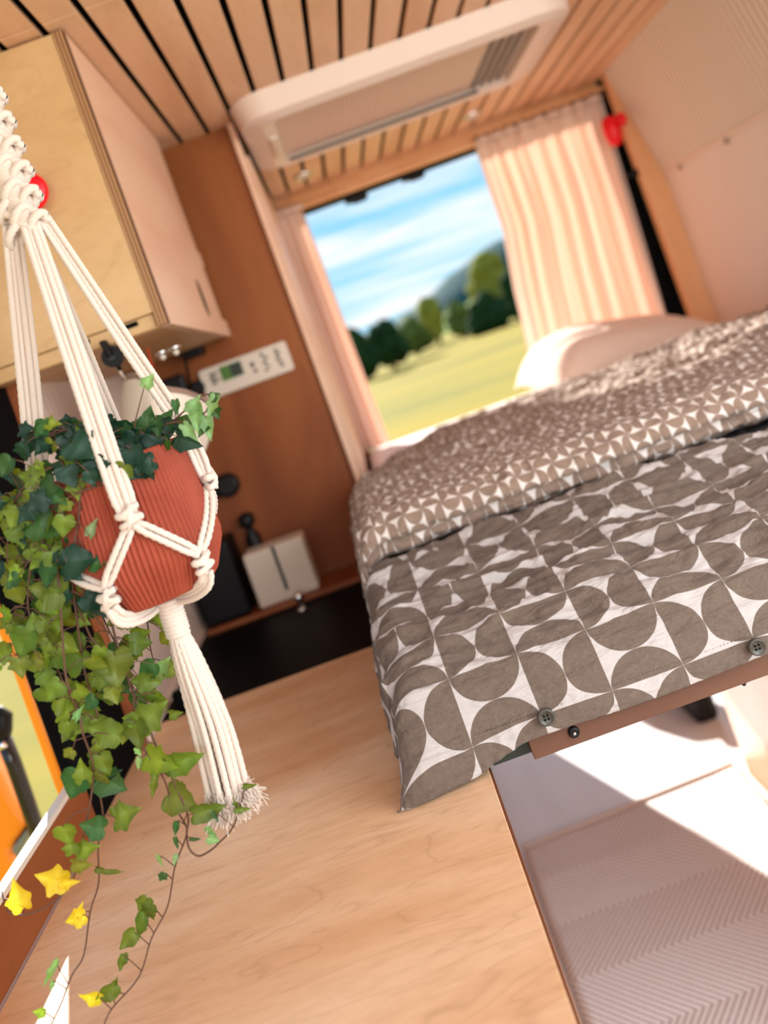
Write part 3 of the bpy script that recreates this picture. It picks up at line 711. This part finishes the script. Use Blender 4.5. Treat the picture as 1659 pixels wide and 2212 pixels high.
# ------------------------------------------------------------------ linen bag behind the plant
t = thing('linen_bag', 'pale linen pouch with brown hem hanging behind the plant pot', 'bag', tuple(W(350, 900, 1.5)))
rim = [W(268,818,1.44), W(300,812,1.40), W(345,838,1.39), W(400,848,1.42), W(448,868,1.50), W(425,858,1.58), W(350,842,1.60), W(290,815,1.55)]
bot = [W(300,1060,1.47), W(330,1075,1.46), W(360,1080,1.455), W(395,1060,1.46), W(420,1030,1.49), W(400,1040,1.52), W(360,1060,1.53), W(320,1060,1.51)]
def closed(P, n=6):
    Q = P+[P[0]]; out = []
    m = len(P)
    for i in range(m):
        a, b_, c, d = P[i-1], P[i], P[(i+1)%m], P[(i+2)%m]
        for k in range(n):
            tt = k/n; out.append(.5*((2*b_)+(c-a)*tt+(2*a-5*b_+4*c-d)*tt*tt+(3*b_-a-3*c+d)*tt**3))
    return out
ra, rb = closed(rim), closed(bot); n = len(ra); b = MB()
cb = sum(rb, Vector())/n; cr_ = sum(ra, Vector())/n
for j in range(17):
    f = j/16
    for i in range(n):
        p_ = ra[i].lerp(rb[i], f**1.15); c_ = cr_.lerp(cb, f); p_ = p_+(p_-c_)*(.22*math.sin(PI*f)+.04*math.sin(i*1.3+f*4)*f)
        b.v.append(p_)
b.v.append(cb)
b.f = [(j*n+i, j*n+(i+1)%n, (j+1)*n+(i+1)%n, (j+1)*n+i) for j in range(16) for i in range(n)]+[(16*n+i, 16*n+(i+1)%n, 17*n) for i in range(n)]
part(b, 'pouch', LINEN, t, smooth=True, solid=.0015)
b = MB(); b.tube(ra+[ra[0]], .0045, 8, flat=1.4); part(b, 'hem', HEM, t, smooth=True)
b = MB(); b.tube([W(252,792,1.38), W(272,822,1.42)], .0018, 8); part(b, 'string', LINEN, t, smooth=True)
for pts in ([(318,752),(326,782),(336,830)], [(306,765),(315,800),(322,838)]):
    b = MB(); b.tube(smooth_path([W(a, c, 1.52) for a, c in pts]), .0019, 8, 3, .2, 1800); part(b, 'orange_cord', mat('orange_cord', srgb(222,74,26), .8), t, smooth=True)

# ------------------------------------------------------------------ potted ivy
PC = Vector((-.243, .80, 0))
ivy = thing('potted_ivy', 'trailing ivy in a ribbed terracotta pot held by the macrame hanger', 'plant', (PC.x, PC.y, Z(-.15)))
b = MB(); prof_ = [(.030,-.1475),(.050,-.1485),(.0545,-.147),(.0575,-.143),(.0705,-.117),(.0725,-.108),(.0715,-.09),(.0685,-.05),(.0655,-.018),(.065,-.014),(.0635,-.0125),(.060,-.013),(.060,-.03),(.058,-.034)]
vs_ = []; seg = 88*6
for (r, h) in prof_:
    rb_ = .0013 if -.145 < h < -.015 and r > .061 or (-.146 < h < -.11) else 0
    for k in range(seg):
        a = 2*PI*k/seg; q = r+rb_*math.cos(88*a); vs_.append((PC.x+q*math.cos(a), PC.y+q*math.sin(a), Z(h)))
n_ = len(prof_); b.add(vs_, [(i*seg+k, i*seg+(k+1)%seg, (i+1)*seg+(k+1)%seg, (i+1)*seg+k) for i in range(n_-1) for k in range(seg)]+[tuple(range(seg))])
part(b, 'pot', TERRA, ivy, smooth=True)
b = MB(); b.lathe([(.0595,-.031),(.04,-.027),(.001,-.025)], (PC.x, PC.y, EYE), 30); part(b, 'soil', SOIL, ivy, smooth=True)
half = [(0,-.02),(.10,-.12),(.25,-.16),(.40,-.08),(.42,.03),(.39,.12),(.48,.22),(.55,.36),(.42,.43),(.30,.52),(.20,.68),(.09,.87),(0,1.02)]
half2 = [(0,-.02),(.10,-.11),(.24,-.15),(.38,-.10),(.45,.0),(.47,.11),(.50,.22),(.51,.33),(.44,.43),(.33,.56),(.22,.72),(.10,.88),(0,1.02)]
def leaf(mb, base, tip, nrm, size, col, fold=.25, curl=.2, wid=1.0):
    d = tip.normalized(); n_ = (nrm-d*nrm.dot(d)).normalized(); sdir = d.cross(n_)
    mx = random.choice((0, .3, .7, 1, 1)); hp = smooth_path([(x*(1-mx)+x2*mx, y*(1-mx)+y2*mx, 0) for (x, y), (x2, y2) in zip(half, half2)], 2); m = len(hp); o = len(mb.v); vs_ = []
    def P(x, y):
        z = fold*abs(x)-curl*(y*y)*.6+.04*math.sin(9*y+5*x)
        return base+(sdir*x*wid+d*y+n_*z)*size
    mid = [P(0, max(0, min(1, p_.y))) for p_ in hp]; rt = [P(p_.x, p_.y) for p_ in hp]; lt = [P(-p_.x*random.uniform(.9,1.1), p_.y) for p_ in hp]
    mb.v += mid+rt+lt
    cc = tuple(c*random.uniform(.85, 1.15) for c in col); vein = tuple(min(1, c*1.5+.02) for c in cc)
    mb.col += [vein]*m+[cc]*(2*m)
    for i in range(m-1):
        mb.f.append((o+i, o+i+1, o+m+i+1, o+m+i)); mb.f.append((o+i+1, o+i, o+2*m+i, o+2*m+i+1))
DK = (.006,.045,.028); MG = (.03,.11,.022); YG = (.17,.25,.015); OL = (.11,.17,.012); YE = (.75,.62,.02); PG = (.22,.42,.16)
def imgdir(deg, depth=0):            # a direction seen at an angle in the picture (0 = right, 90 = up)
    a = math.radians(deg); dx, dy = math.cos(a), -math.sin(a)
    return Vector((CR*dx-SR*dy, depth, -(SR*dx+CR*dy)))
def rn(): return Vector((random.uniform(-.55,.55), -1, random.uniform(-.3,.6)))
def vine(path, leaves, auto=0, fmax=1.0, col=YG, size=(30, 52), r0=.0011, r1=.0007, tone=None):
    """path: (px, py, y) points; leaves: (px, py, length px, tip angle, colour) each joined to the stem by a petiole"""
    P = smooth_path([W(*p_) for p_ in path], 6); n = len(P)
    st = MB(); st.tube(P, [r0+(r1-r0)*i/(n-1) for i in range(n)], 7)
    fo = MB()
    def join(base, anchor):
        m = anchor.lerp(base, .5)+Vector((0, -.003, .005)); st.tube([anchor, m, base], .0005, 5)
    for (px, py, L, ang, c, *wd) in leaves:
        q = W(px, py, path[0][2]); best = min(P, key=lambda s: (s.x/s.y-q.x/q.y)**2+((s.z-EYE)/s.y-(q.z-EYE)/q.y)**2)
        q = W(px, py, best.y-.006); sz = L*q.y/FPX; d = imgdir(ang, random.uniform(-.25,.15))
        base = q-d.normalized()*sz*.45; join(base, best)
        leaf(fo, base, d, rn(), sz, c, wid=wd[0] if wd else 1.0)
    for k in range(int(auto*1.7)):
        f = min(1, (k+random.random())/(auto*1.7))*fmax; a = P[int(f*(n-1))]
        sd_ = random.choice((-1, 1)); ang = random.choice((random.uniform(-150,-30), random.uniform(-200,20)))
        L = random.uniform(*size); sz = L*a.y/FPX; off = imgdir(random.uniform(-60,60)+(0 if sd_ > 0 else 180), random.uniform(-.6,.6)).normalized()*random.uniform(.006,.030)
        base = a+off; join(base, a); d = imgdir(ang, random.uniform(-.5,.5))
        c = random.choice(tone) if tone else col
        leaf(fo, base, d, rn(), sz, c, fold=random.uniform(.1,.45), curl=random.uniform(-.1,.5))
    so_ = part(st, 'vine', STEM, ivy, smooth=True)
    if fo.f: part(fo, 'foliage', LEAF, so_, smooth=False)
vine([(200,1010,.78),(120,1020,.75),(88,1100,.745),(96,1200,.745),(119,1240,.745),(145,1287,.75),(174,1323,.755),(201,1384,.76),(253,1424,.76),(296,1470,.76),(289,1515,.76),(292,1572,.76),(312,1619,.76),(353,1681,.765),(370,1732,.77),(401,1782,.77),(401,1810,.77),(378,1872,.775),(362,1958,.775),(327,2028,.765),(300,2110,.755),(241,2180,.742),(222,2222,.732)],
     [(140,1418,88,200,OL,1.1),(250,1447,78,-80,OL),(331,1540,72,40,OL),(296,1588,62,-80,OL),(350,1646,72,-20,YG,1.2),(401,1642,78,18,OL,.8),(393,1728,66,-20,OL,1.2),(452,1751,70,10,OL,.6),(309,1955,40,-120,OL),(318,1968,42,-125,OL),(305,2000,50,-110,OL,.7),(276,2032,46,-135,OL,.8),(263,2080,38,-100,OL,.6),(195,2154,46,165,YE,.8),(226,2150,58,-140,OL,.7),(243,2132,44,60,OL,.6),(380,1790,30,-95,MG,.5),(382,1822,26,-80,MG,.5),(378,1858,24,-100,PG,.5),(350,1895,24,-120,MG,.9),(347,1860,30,-75,PG,.4)],
     auto=13, fmax=.5, tone=[YG,OL,OL,MG])
vine([(230,1300,.77),(250,1380,.77),(290,1505,.765),(304,1533,.765),(323,1576,.765),(343,1623,.765),(370,1677,.765),(405,1759,.765),(403,1800,.765),(409,1833,.765),(428,1849,.765),(452,1839,.765),(475,1819,.765),(504,1786,.765),(522,1732,.77),(528,1708,.77),(553,1694,.77)],
     [(540,1697,30,10,OL,.4),(525,1748,34,0,OL,.45),(508,1733,24,120,OL,.5),(456,1798,26,-60,PG),(462,1813,26,-30,PG),(466,1765,26,-60,MG,.5),(422,1812,24,0,MG,.4),(300,1650,26,-95,PG,.6),(332,1700,50,-100,OL,.4),(300,1625,22,-60,PG,.7)], auto=3, fmax=.4, size=(24,34), tone=[OL,YG], r0=.0013)
vine([(120,1180,.735),(130,1300,.735),(140,1443,.735),(150,1490,.735),(171,1545,.74),(179,1584,.74),(201,1654,.745),(195,1732,.75),(179,1810,.755),(166,1872,.76),(156,1903,.765),(129,1938,.77),(93,1962,.77),(58,1975,.77),(23,1973,.77),(10,1950,.77),(4,1925,.77)],
     [(160,1697,62,-110,MG,1.1),(178,1665,48,105,YG),(154,1825,42,100,YG),(191,1833,50,20,YG,.8),(177,1868,44,0,YG,.9),(109,1899,66,165,YE,.9),(150,1906,42,0,YE,.8),(39,1932,62,115,YE,.9),(50,1955,28,-110,YE,.6),(222,1580,74,170,OL,.8),(185,1500,50,-30,YG),(170,1540,36,60,PG,.5),(199,1786,52,165,MG,1.0)], auto=7, fmax=.5, tone=[OL,YG,MG])
vine([(150,1200,.75),(165,1330,.75),(181,1440,.755),(191,1479,.755),(203,1518,.755),(222,1592,.76),(216,1646,.76),(214,1701,.76),(222,1763,.765),(212,1829,.765),(213,1907,.77),(195,1969,.77),(181,2063,.765),(156,2106,.755),(132,2168,.742),(105,2225,.73)],
     [(243,1692,64,-30,MG,1.1),(240,1668,44,10,DK,.7),(274,1758,60,25,OL,1.0),(238,1880,58,-8,OL,.3),(162,1985,44,200,YE,.9),(172,1968,34,70,YE,.6),(108,2105,66,-120,PG,.25),(112,2130,22,-100,PG,.5),(84,2187,26,170,OL,.8),(215,1612,34,0,YG)], auto=6, fmax=.45, tone=[OL,YG])
vine([(260,1040,.74),(180,1060,.73),(100,1110,.735),(70,1200,.74),(60,1300,.74),(70,1370,.74),(45,1420,.74)],
     [(50,1392,62,-110,OL,1.1),(45,1443,44,-80,OL,1.1),(3,1415,40,180,OL),(100,1275,74,170,OL,1.1),(76,1350,52,100,OL,1.2)], auto=20, tone=[OL,YG,YG,MG])
vine([(250,1010,.745),(190,990,.735),(110,1010,.73),(45,1060,.73),(20,1130,.735),(15,1220,.74)],
     [(180,970,66,-30,DK,1.2),(150,1030,52,-60,DK),(100,1140,66,-20,MG,1.1),(60,1030,48,170,OL),(30,1120,46,-110,YG,1.2)], auto=24, tone=[OL,YG,MG,DK])
vine([(230,990,.76),(190,940,.75),(140,930,.745),(100,950,.745)],
     [(95,925,46,70,MG,.7),(115,915,34,0,YG),(190,920,44,80,DK),(160,960,60,-50,DK),(145,1000,50,-150,DK),(215,955,40,70,DK)], auto=20, tone=[DK,DK,MG], size=(34,56))
vine([(260,1000,.745),(230,1020,.735),(180,1040,.735),(170,1120,.735),(158,1200,.735),(170,1260,.74),(205,1330,.745),(235,1370,.75)],
     [(175,1210,70,10,DK,1.0),(160,1240,44,-40,DK),(212,1218,36,10,MG),(225,1310,82,-50,DK,.8),(205,1300,56,-30,DK,1.0),(200,1140,42,65,PG,.6),(215,1020,60,-60,DK)], auto=7, tone=[DK,MG])
vine([(290,985,.78),(330,935,.775),(366,914,.77),(416,909,.765),(444,890,.76),(463,867,.76)],
     [(425,905,62,-85,PG,.55),(440,925,44,-120,MG,.6),(420,872,42,60,PG,.8),(457,880,52,-110,PG,.5),(450,925,54,-80,PG,.6),(412,935,50,-50,PG,.55),(465,856,24,30,MG),(380,880,32,-80,MG,.6),(340,925,44,-80,MG,.9)], auto=0)
vine([(300,990,.79),(340,930,.785),(369,914,.78),(399,887,.775),(433,856,.77),(462,851,.77)], [(320,905,54,80,MG,.9),(360,905,50,60,MG,.9)], auto=2, tone=[MG])
vine([(300,985,.77),(290,930,.77),(300,880,.765),(312,835,.76)], [(322,822,34,60,PG,.9)], auto=0, r0=.0008, r1=.0005)
vine([(250,985,.79),(270,960,.78),(310,950,.775),(350,950,.77)], [(255,925,50,150,DK),(275,950,60,-60,DK),(300,985,70,-80,DK,1.1),(330,960,56,30,DK)], auto=24, tone=[DK,DK,MG], size=(34,60))
vine([(240,995,.75),(280,975,.742),(320,985,.74)], [(290,1000,60,-70,DK,1.2)], auto=9, tone=[DK], size=(34,52))
vine([(300,1230,.88),(310,1300,.87),(319,1350,.86),(325,1400,.86),(333,1430,.86)], [(350,1340,30,60,YG),(330,1470,44,60,PG,.7),(350,1440,52,50,PG,.8),(290,1400,52,-80,OL),(305,1370,40,20,YG)], auto=5, tone=[YG,OL], size=(24,40))
vine([(180,1250,.80),(210,1310,.80),(250,1390,.80),(280,1440,.80),(288,1506,.80)], [(232,1460,54,170,OL),(262,1480,48,-40,MG),(232,1500,60,180,OL,.7)], auto=14, tone=[OL,YG,MG])
vine([(150,1080,.76),(110,1180,.76),(100,1290,.765),(110,1400,.765),(150,1500,.77),(190,1560,.77)], [], auto=26, tone=[OL,YG,YG,MG], size=(34,58))
vine([(100,1050,.76),(60,1150,.76),(60,1250,.76),(80,1340,.765)], [], auto=16, tone=[OL,YG,YG,MG], size=(34,56))

# ------------------------------------------------------------------ macrame hanger
hang = thing('macrame_hanger', 'off-white cotton macrame hanger carrying the terracotta pot of ivy', 'plant hanger', (PC.x, PC.y, Z(.66)))
def ang(a, r, z): return Vector((PC.x+r*math.cos(math.radians(a)), PC.y+r*math.sin(math.radians(a)), Z(z)))
def strap(P, k=4, w_=.0052, spread=None, r=.0030, parent=None, nm='cord_strap'):
    """k parallel twisted cords laid side by side along the path"""
    P = smooth_path(P, 12) if len(P) > 2 else [Vector(P[0]).lerp(Vector(P[1]), i/40) for i in range(41)]
    b = MB(); n = len(P)
    for c in range(k):
        off = (c-(k-1)/2)*w_; Q = []
        for i, p_ in enumerate(P):
            t_ = (P[min(i+1,n-1)]-P[max(i-1,0)]).normalized(); view = (p_-Vector((0,0,EYE))).normalized(); s_ = t_.cross(view).normalized()
            f = 1 if spread is None else interp(i/(n-1), spread)
            Q.append(p_+s_*off*f+view*(.0012 if c % 2 else -.0006))
        # fine rings so that the twist reads
        Q2 = []
        for a, c_ in zip(Q, Q[1:]):
            m_ = max(1, int((c_-a).length/.0022)); Q2 += [a.lerp(c_, i/m_) for i in range(m_)]
        Q2.append(Q[-1]); b.tube(Q2, r, 9, 3, .13, 900)
    return part(b, nm, CORD, hang, smooth=True)
top = Vector((PC.x, PC.y, Z(.232)))
KA, KB, KCk, KD = -76, 6, 98, 186
zk = -.062
kn = {}
def above(a, z=.0): return ang(a, .071, z)
for a, k_ in ((KA, 4), (KB, 3), (KCk, 4), (KD, 4)):
    s0 = top+Vector((.015*math.cos(math.radians(a)), .006*math.sin(math.radians(a)), 0))
    P = [s0, s0.lerp(ang(a, .071, -.005), .55), ang(a, .0725, -.012), ang(a, .0765, zk)]
    strap(P, k_, .0052, [(0,.8),(.3,1),(.85,1),(1,.6)])
def knot(c, a, s=1.0, nm='knot'):
    b = MB(); c = Vector(c); out_ = Vector((math.cos(math.radians(a)), math.sin(math.radians(a)), 0)); tan = Vector((-out_.y, out_.x, 0)); up = Vector((0,0,1))
    for (dz, tilt, rr) in ((.0045, .35, .0078), (0, -.35, .0088), (-.0045, .3, .0078)):
        ring = []
        for k in range(29):
            th = 2*PI*k/28; ring.append(c+up*(dz*s)+(tan*math.cos(th)*rr*1.05+out_*math.sin(th)*rr*.55+up*math.cos(th)*tilt*rr)*s)
        b.tube(ring, .0031*s, 8, 3, .12, 900, cap=False)
    b.tube([c+tan*.004*s+up*.010*s+out_*.003, c+out_*.0055*s, c-tan*.004*s-up*.010*s+out_*.003], .003*s, 8, 3, .12, 900)
    return part(b, nm, CORD, hang, smooth=True)
for a in (KA, KB, KCk, KD): knot(ang(a, .0785, zk), a)
low = [(-40, -.1265), (57, -.126), (142, -.124), (-108, -.124)]
for a, z in low: knot(ang(a, .0765, z), a, .95)
def net(a0, z0, a1, z1):
    n = 7; P = []
    for i in range(n):
        f = i/(n-1); a = a0+(a1-a0)*f; z = z0+(z1-z0)*f; P.append(ang(a, interp(z, [(-.125,.0762),(-.06,.0735)]), z))
    strap(P, 2, .0062, [(0,.5),(.2,1),(.8,1),(1,.5)], r=.0029)
net(KA, zk-.006, -40, -.118); net(KA, zk-.006, -108, -.114)
net(KB, zk-.006, -40, -.118); net(KB, zk-.006, 57, -.118)
net(KCk, zk-.006, 57, -.118); net(KCk, zk-.006, 142, -.116)
net(KD, zk-.006, 142, -.116); net(KD, zk-.006, 252, -.114)
gz = -.158
for a, z in low:
    strap([ang(a, .0775, z-.008), ang(a, .068, -.146), ang(a, .045, -.1535), ang(a, .012, -.1555)], 3, .0046, [(0,.7),(.3,1),(.8,.9),(1,.5)])
# wrapped gathering below the pot and the tassel
b = MB(); G0 = Vector((PC.x+.006, PC.y-.01, Z(-.153))); G1 = Vector((PC.x+.005, PC.y-.012, Z(-.188)))
Q = []
for i in range(9*24+1):
    th = 2*PI*i/24; f = i/(9*24); c = G0.lerp(G1, f); Q.append(c+Vector((math.cos(th)*.0095, math.sin(th)*.0095, 0)))
b.tube(Q, .0027, 8, 3, .12, 900); b.tube([G0, G1], .0085, 12); part(b, 'wrapped_gather', CORD, hang, smooth=True)
b = MB(); rnd = random.Random(4); ends = []
for k in range(17):
    a = 2*PI*k/16+rnd.uniform(-.15,.15); r_ = .0115 if k < 16 else 0; r2 = .021*math.sqrt(rnd.uniform(.35, 1)) if k < 16 else 0
    p0 = G1+Vector((math.cos(a)*.006, math.sin(a)*.006, .004)); p1 = G1+Vector((math.cos(a)*r_, math.sin(a)*r_*.8, -.03))
    p2 = G1+Vector((math.cos(a)*(r_+r2)*.62, math.sin(a)*r2*.7, -.09)); p3 = G1+Vector((-.006+math.cos(a)*r2*1.12, math.sin(a)*r2*.8, -.150-rnd.uniform(0,.008)))
    P = smooth_path([p0, p1, p2, p3], 26); b.tube(P, .0031, 9, 3, .14, 850); ends.append((P[-1], (P[-1]-P[-6]).normalized()))
part(b, 'tassel', CORD, hang, smooth=True)
b = MB()
for e, d in ends:
    for _ in range(60):
        o_ = Vector((rnd.gauss(0,.0016), rnd.gauss(0,.0016), 0)); c1 = e+o_; dv = (d+Vector((rnd.gauss(0,.4), rnd.gauss(0,.4), rnd.gauss(0,.2)))).normalized()
        L = rnd.uniform(.010, .030); c2 = c1+dv*L*.5; c3 = c2+(dv+Vector((rnd.gauss(0,.5), rnd.gauss(0,.5), rnd.gauss(0,.25)))).normalized()*L*.5
        b.tube(smooth_path([c1-d*.004, c1, c2, c3], 3), .0004, 4)
part(b, 'frayed_ends', CORD, hang, smooth=True)
# braided sinnet above the straps
b = MB(); z = .222; k = 0
while z < .42:
    c = Vector((PC.x-.001, PC.y, Z(z)))
    for s_ in (-1, 0, 1):
        ring = []; tw = 1 if (k+s_) % 2 else -1
        for i in range(23):
            th = 2*PI*i/22; ring.append(c+Vector((s_*.0115+.0090*math.cos(th), -.007*math.sin(th)-(.004 if tw > 0 else 0)-(.003 if s_ == 0 else 0), .0065*math.cos(th)*tw+.0045*math.sin(th)+s_*.002*tw)))
        b.tube(ring, .0042, 8, 3, .15, 900, cap=False)
    z += .0125; k += 1
b.tube([Vector((PC.x-.001,PC.y,Z(.225))), Vector((PC.x-.001,PC.y,Z(.43)))], .014, 12)
part(b, 'braided_sinnet', CORD, hang, smooth=True)
strap([Vector((PC.x,PC.y,Z(.42))), Vector((PC.x,PC.y,Z(.60)))], 6, .0042, None)
b = MB(); b.tube([(PC.x+.022*math.cos(2*PI*i/24), PC.y, Z(.615)+.022*math.sin(2*PI*i/24)) for i in range(25)], .004, 8, cap=False); part(b, 'ring', HONEY, hang, smooth=True)
b = MB(); b.tube([(PC.x, PC.y, Z(.659)), (PC.x, PC.y, Z(.64)), (PC.x+.008, PC.y, Z(.632)), (PC.x+.008, PC.y, Z(.625))], .003, 8); tag(b.build('ceiling_hook', DMET, smooth=True), 'small metal hook in the slats holding the macrame ring', 'hook')

# ------------------------------------------------------------------ outside: orange body parts seen through the left window
t = thing('open_side_door', 'orange painted vehicle panel edge seen outside the left window', 'vehicle panel', (-.66, 1.32, Z(-.6)))
xo = -.628
b = MB(); b.box(-.625, -.6055, 1.235, 1.30, Z(-.62), Z(.45)); part(b, 'door_edge', ORANGE, t, bev=.006)
yq = 1.55
poly = [W(-60,1600,yq), W(0,1672,yq), W(10,1692,yq), W(24,1722,yq), W(40,1748,yq), W(64,1776,yq), W(44,1808,yq), W(22,1836,yq), W(34,1865,yq), W(10,1905,yq), W(-80,2010,yq), W(-140,1800,yq)]
t = thing('orange_wing', 'rounded orange bodywork outside at the lower left beside the black post', 'vehicle panel', tuple(poly[5]))
b = MB(); b.quadprism(poly, (-.02,.10,0)); part(b, 'wing_panel', ORANGE, t, bev=.012)
b = MB(); b.quadprism([W(24,1836,yq-.01), W(68,1782,yq-.01), W(72,1795,yq-.01), W(36,1856,yq-.01)], (-.01,.06,0)); part(b, 'wing_trim', mat('grey_trim', srgb(120,124,110), .4), t, bev=.003)
t = thing('black_post', 'glossy black post with pale collar standing outside the left window', 'post', tuple(W(80,1800,1.50)))
b = MB(); P = [W(8,1596,1.5), W(30,1650,1.5), W(58,1730,1.5), W(92,1830,1.5)]; b.tube(P, .014, 16); part(b, 'shaft', mat('gloss_black', (.01,.01,.011), .15), t, smooth=True)
b = MB(); b.tube([W(-6,1530,1.5), W(8,1548,1.5), W(6,1575,1.5), W(4,1600,1.5)], [.008,.016,.017,.014], 14); part(b, 'head', BLACK, t, smooth=True)
b = MB(); b.tube([W(4,1600,1.5), W(9,1612,1.5)], .0165, 16); part(b, 'collar', CHROME, t, smooth=True)

# ------------------------------------------------------------------ landscape
def fieldmat():
    m = mat('meadow', (.5,.5,.1), .95, spec=.05); nt = m.node_tree; co = objco(m)
    n1 = noise_t(nt, mapping(nt, co, (.10,.35,1), (0,0,.35)), .6, 4, .6); n2 = noise_t(nt, co, 2.5, 4, .7)
    c = ramp(nt, n1, [(.32, (.18,.17,.05)), (.46, (.28,.235,.05)), (.6, (.38,.27,.045)), (.75, (.30,.26,.10))])
    c = mixc(nt, M_(nt, 'MULTIPLY', n2, .35), c, (.21,.20,.05)); nt.links.new(c, nt.nodes['Principled BSDF'].inputs['Base Color']); return m
b = MB(); gx, gy = 60, 60
for j in range(gy+1):
    for i in range(gx+1):
        x = -400+800*i/gx; y = -100+560*j/gy; z = -.55+(0 if y < 20 else .2*math.sin(x*.02)*min(1, (y-20)/60))
        b.v.append((x, y, z))
b.f = [(j*(gx+1)+i, j*(gx+1)+i+1, (j+1)*(gx+1)+i+1, (j+1)*(gx+1)+i) for j in range(gy) for i in range(gx)]
g = b.build('ground', fieldmat(), smooth=True); struct(g)
def foliage_m(name, a, c_):
    m = mat(name, a, .9, spec=.1); nt = m.node_tree
    nt.links.new(ramp(nt, noise_t(nt, objco(m), 1.3, 5, .7), [(.35, a), (.65, c_)]), nt.nodes['Principled BSDF'].inputs['Base Color']); return m
def hill(name, label, y0, tabh, base, m):
    b = MB(); nx, nd = 80, 12
    for j in range(nd+1):
        for i in range(nx+1):
            x = -260+620*i/nx; f = j/nd; h = interp(x/y0, tabh)*y0*(math.sin(PI*f))**.7
            h += (2.2*noise.noise(Vector((x*.06, f*6, y0)))+1.2*noise.noise(Vector((x*.2, f*15, 3))))*math.sin(PI*f)
            b.v.append((x, y0-30+90*f, base+max(-.5, h)))
    b.f = [(j*(nx+1)+i, j*(nx+1)+i+1, (j+1)*(nx+1)+i+1, (j+1)*(nx+1)+i) for j in range(nd) for i in range(nx)]
    return tag(b.build(name, m, smooth=True), label, 'hill')
hill('wooded_hill', 'dark blue green wooded hill on the horizon rising to the right', 330, [(-.5,.0),(-.05,.004),(.05,.022),(.14,.055),(.22,.082),(.4,.10),(1,.08)], -.5, foliage_m('hill_woods', (.008,.05,.062), (.02,.09,.09)))
hill('meadow_hill', 'pale green meadow slope in front of the wooded hill', 210, [(-.5,0),(.02,.003),(.08,.012),(.16,.022),(.3,.024),(1,.01)], -.5, foliage_m('hill_meadow', (.20,.30,.07), (.12,.22,.05)))
def tree(name, label, u, v0, v1, wpx, y, mcol, seed):
    """crown spans v0..v1 pixels above the horizon line (negative = below), wpx wide, at distance y"""
    X = u*y/FPX; zt = EYE+v0*y/FPX; zb = max(-.4, EYE+v1*y/FPX); R_ = wpx*y/FPX/2
    t = thing(name, label, 'tree', (X, y, -.55)); rnd = random.Random(seed)
    b = MB(); b.tube([(X,y,-.56),(X+.1,y,zb+(zt-zb)*.3),(X-.05,y,zb+(zt-zb)*.7)], [R_*.12,R_*.09,R_*.04], 8); part(b, 'trunk', EDGE, t, smooth=True)
    bm = bmesh.new()
    for k in range(12):
        f = rnd.random(); zc = zb+(zt-zb)*(.22+.6*f); rad = R_*rnd.uniform(.38,.6); a = rnd.uniform(0, 6.3); d = R_*.5*rnd.random()*(1.15-f)
        mm = Matrix.Translation((X+d*math.cos(a), y+d*math.sin(a), zc)) @ Matrix.Scale(rad, 4)
        bmesh.ops.create_icosphere(bm, subdivisions=4, radius=1, matrix=mm)
    for v in bm.verts:
        n_ = noise.noise(v.co*(3/R_))+.6*noise.noise(v.co*(8/R_)); c0 = Vector((X, y, (zb+zt)/2)); v.co += (v.co-c0).normalized()*n_*R_*.14
    me = bpy.data.meshes.new('crown'); bm.to_mesh(me); bm.free(); me.polygons.foreach_set('use_smooth', [True]*len(me.polygons)); me.materials.append(mcol)
    o = bpy.data.objects.new('crown', me); C.objects.link(o); o.parent = t; o.matrix_parent_inverse = Matrix.Translation(-Vector(t['_loc']))
TD = foliage_m('tree_dark', (.006,.022,.008), (.018,.055,.015)); TY = foliage_m('tree_yellow', (.12,.15,.02), (.28,.27,.04)); TM = foliage_m('tree_mid', (.05,.085,.02), (.13,.17,.04))
TS = [('dark_tree', 'very dark round tree beside the narrow curtain at the field edge', 22, 60, -55, 120, 60, TD),
      ('dark_tree', 'very dark round tree standing just right of the first dark one', 92, 54, -40, 112, 64, TD),
      ('field_tree', 'mid green low tree between the dark pair and the yellow one', 150, 34, -28, 90, 85, TM),
      ('field_tree', 'yellow green tree in the middle of the view', 202, 66, -28, 90, 95, TY),
      ('field_tree', 'low olive shrubby tree right of the middle yellow tree', 255, 40, -32, 90, 85, TM),
      ('field_tree', 'tall yellow green tree touching the wide curtain', 345, 125, -30, 140, 80, TY),
      ('dark_tree', 'dark low tree under the tall yellow green one', 318, 28, -38, 110, 72, TD),
      ('dark_tree', 'dark bushy tree half hidden by the wide curtain', 395, 60, -38, 110, 75, TD)]
for i, a in enumerate(TS): tree(*a, seed=20+i)
for o in bpy.data.objects:
    if '_loc' in o: del o['_loc']
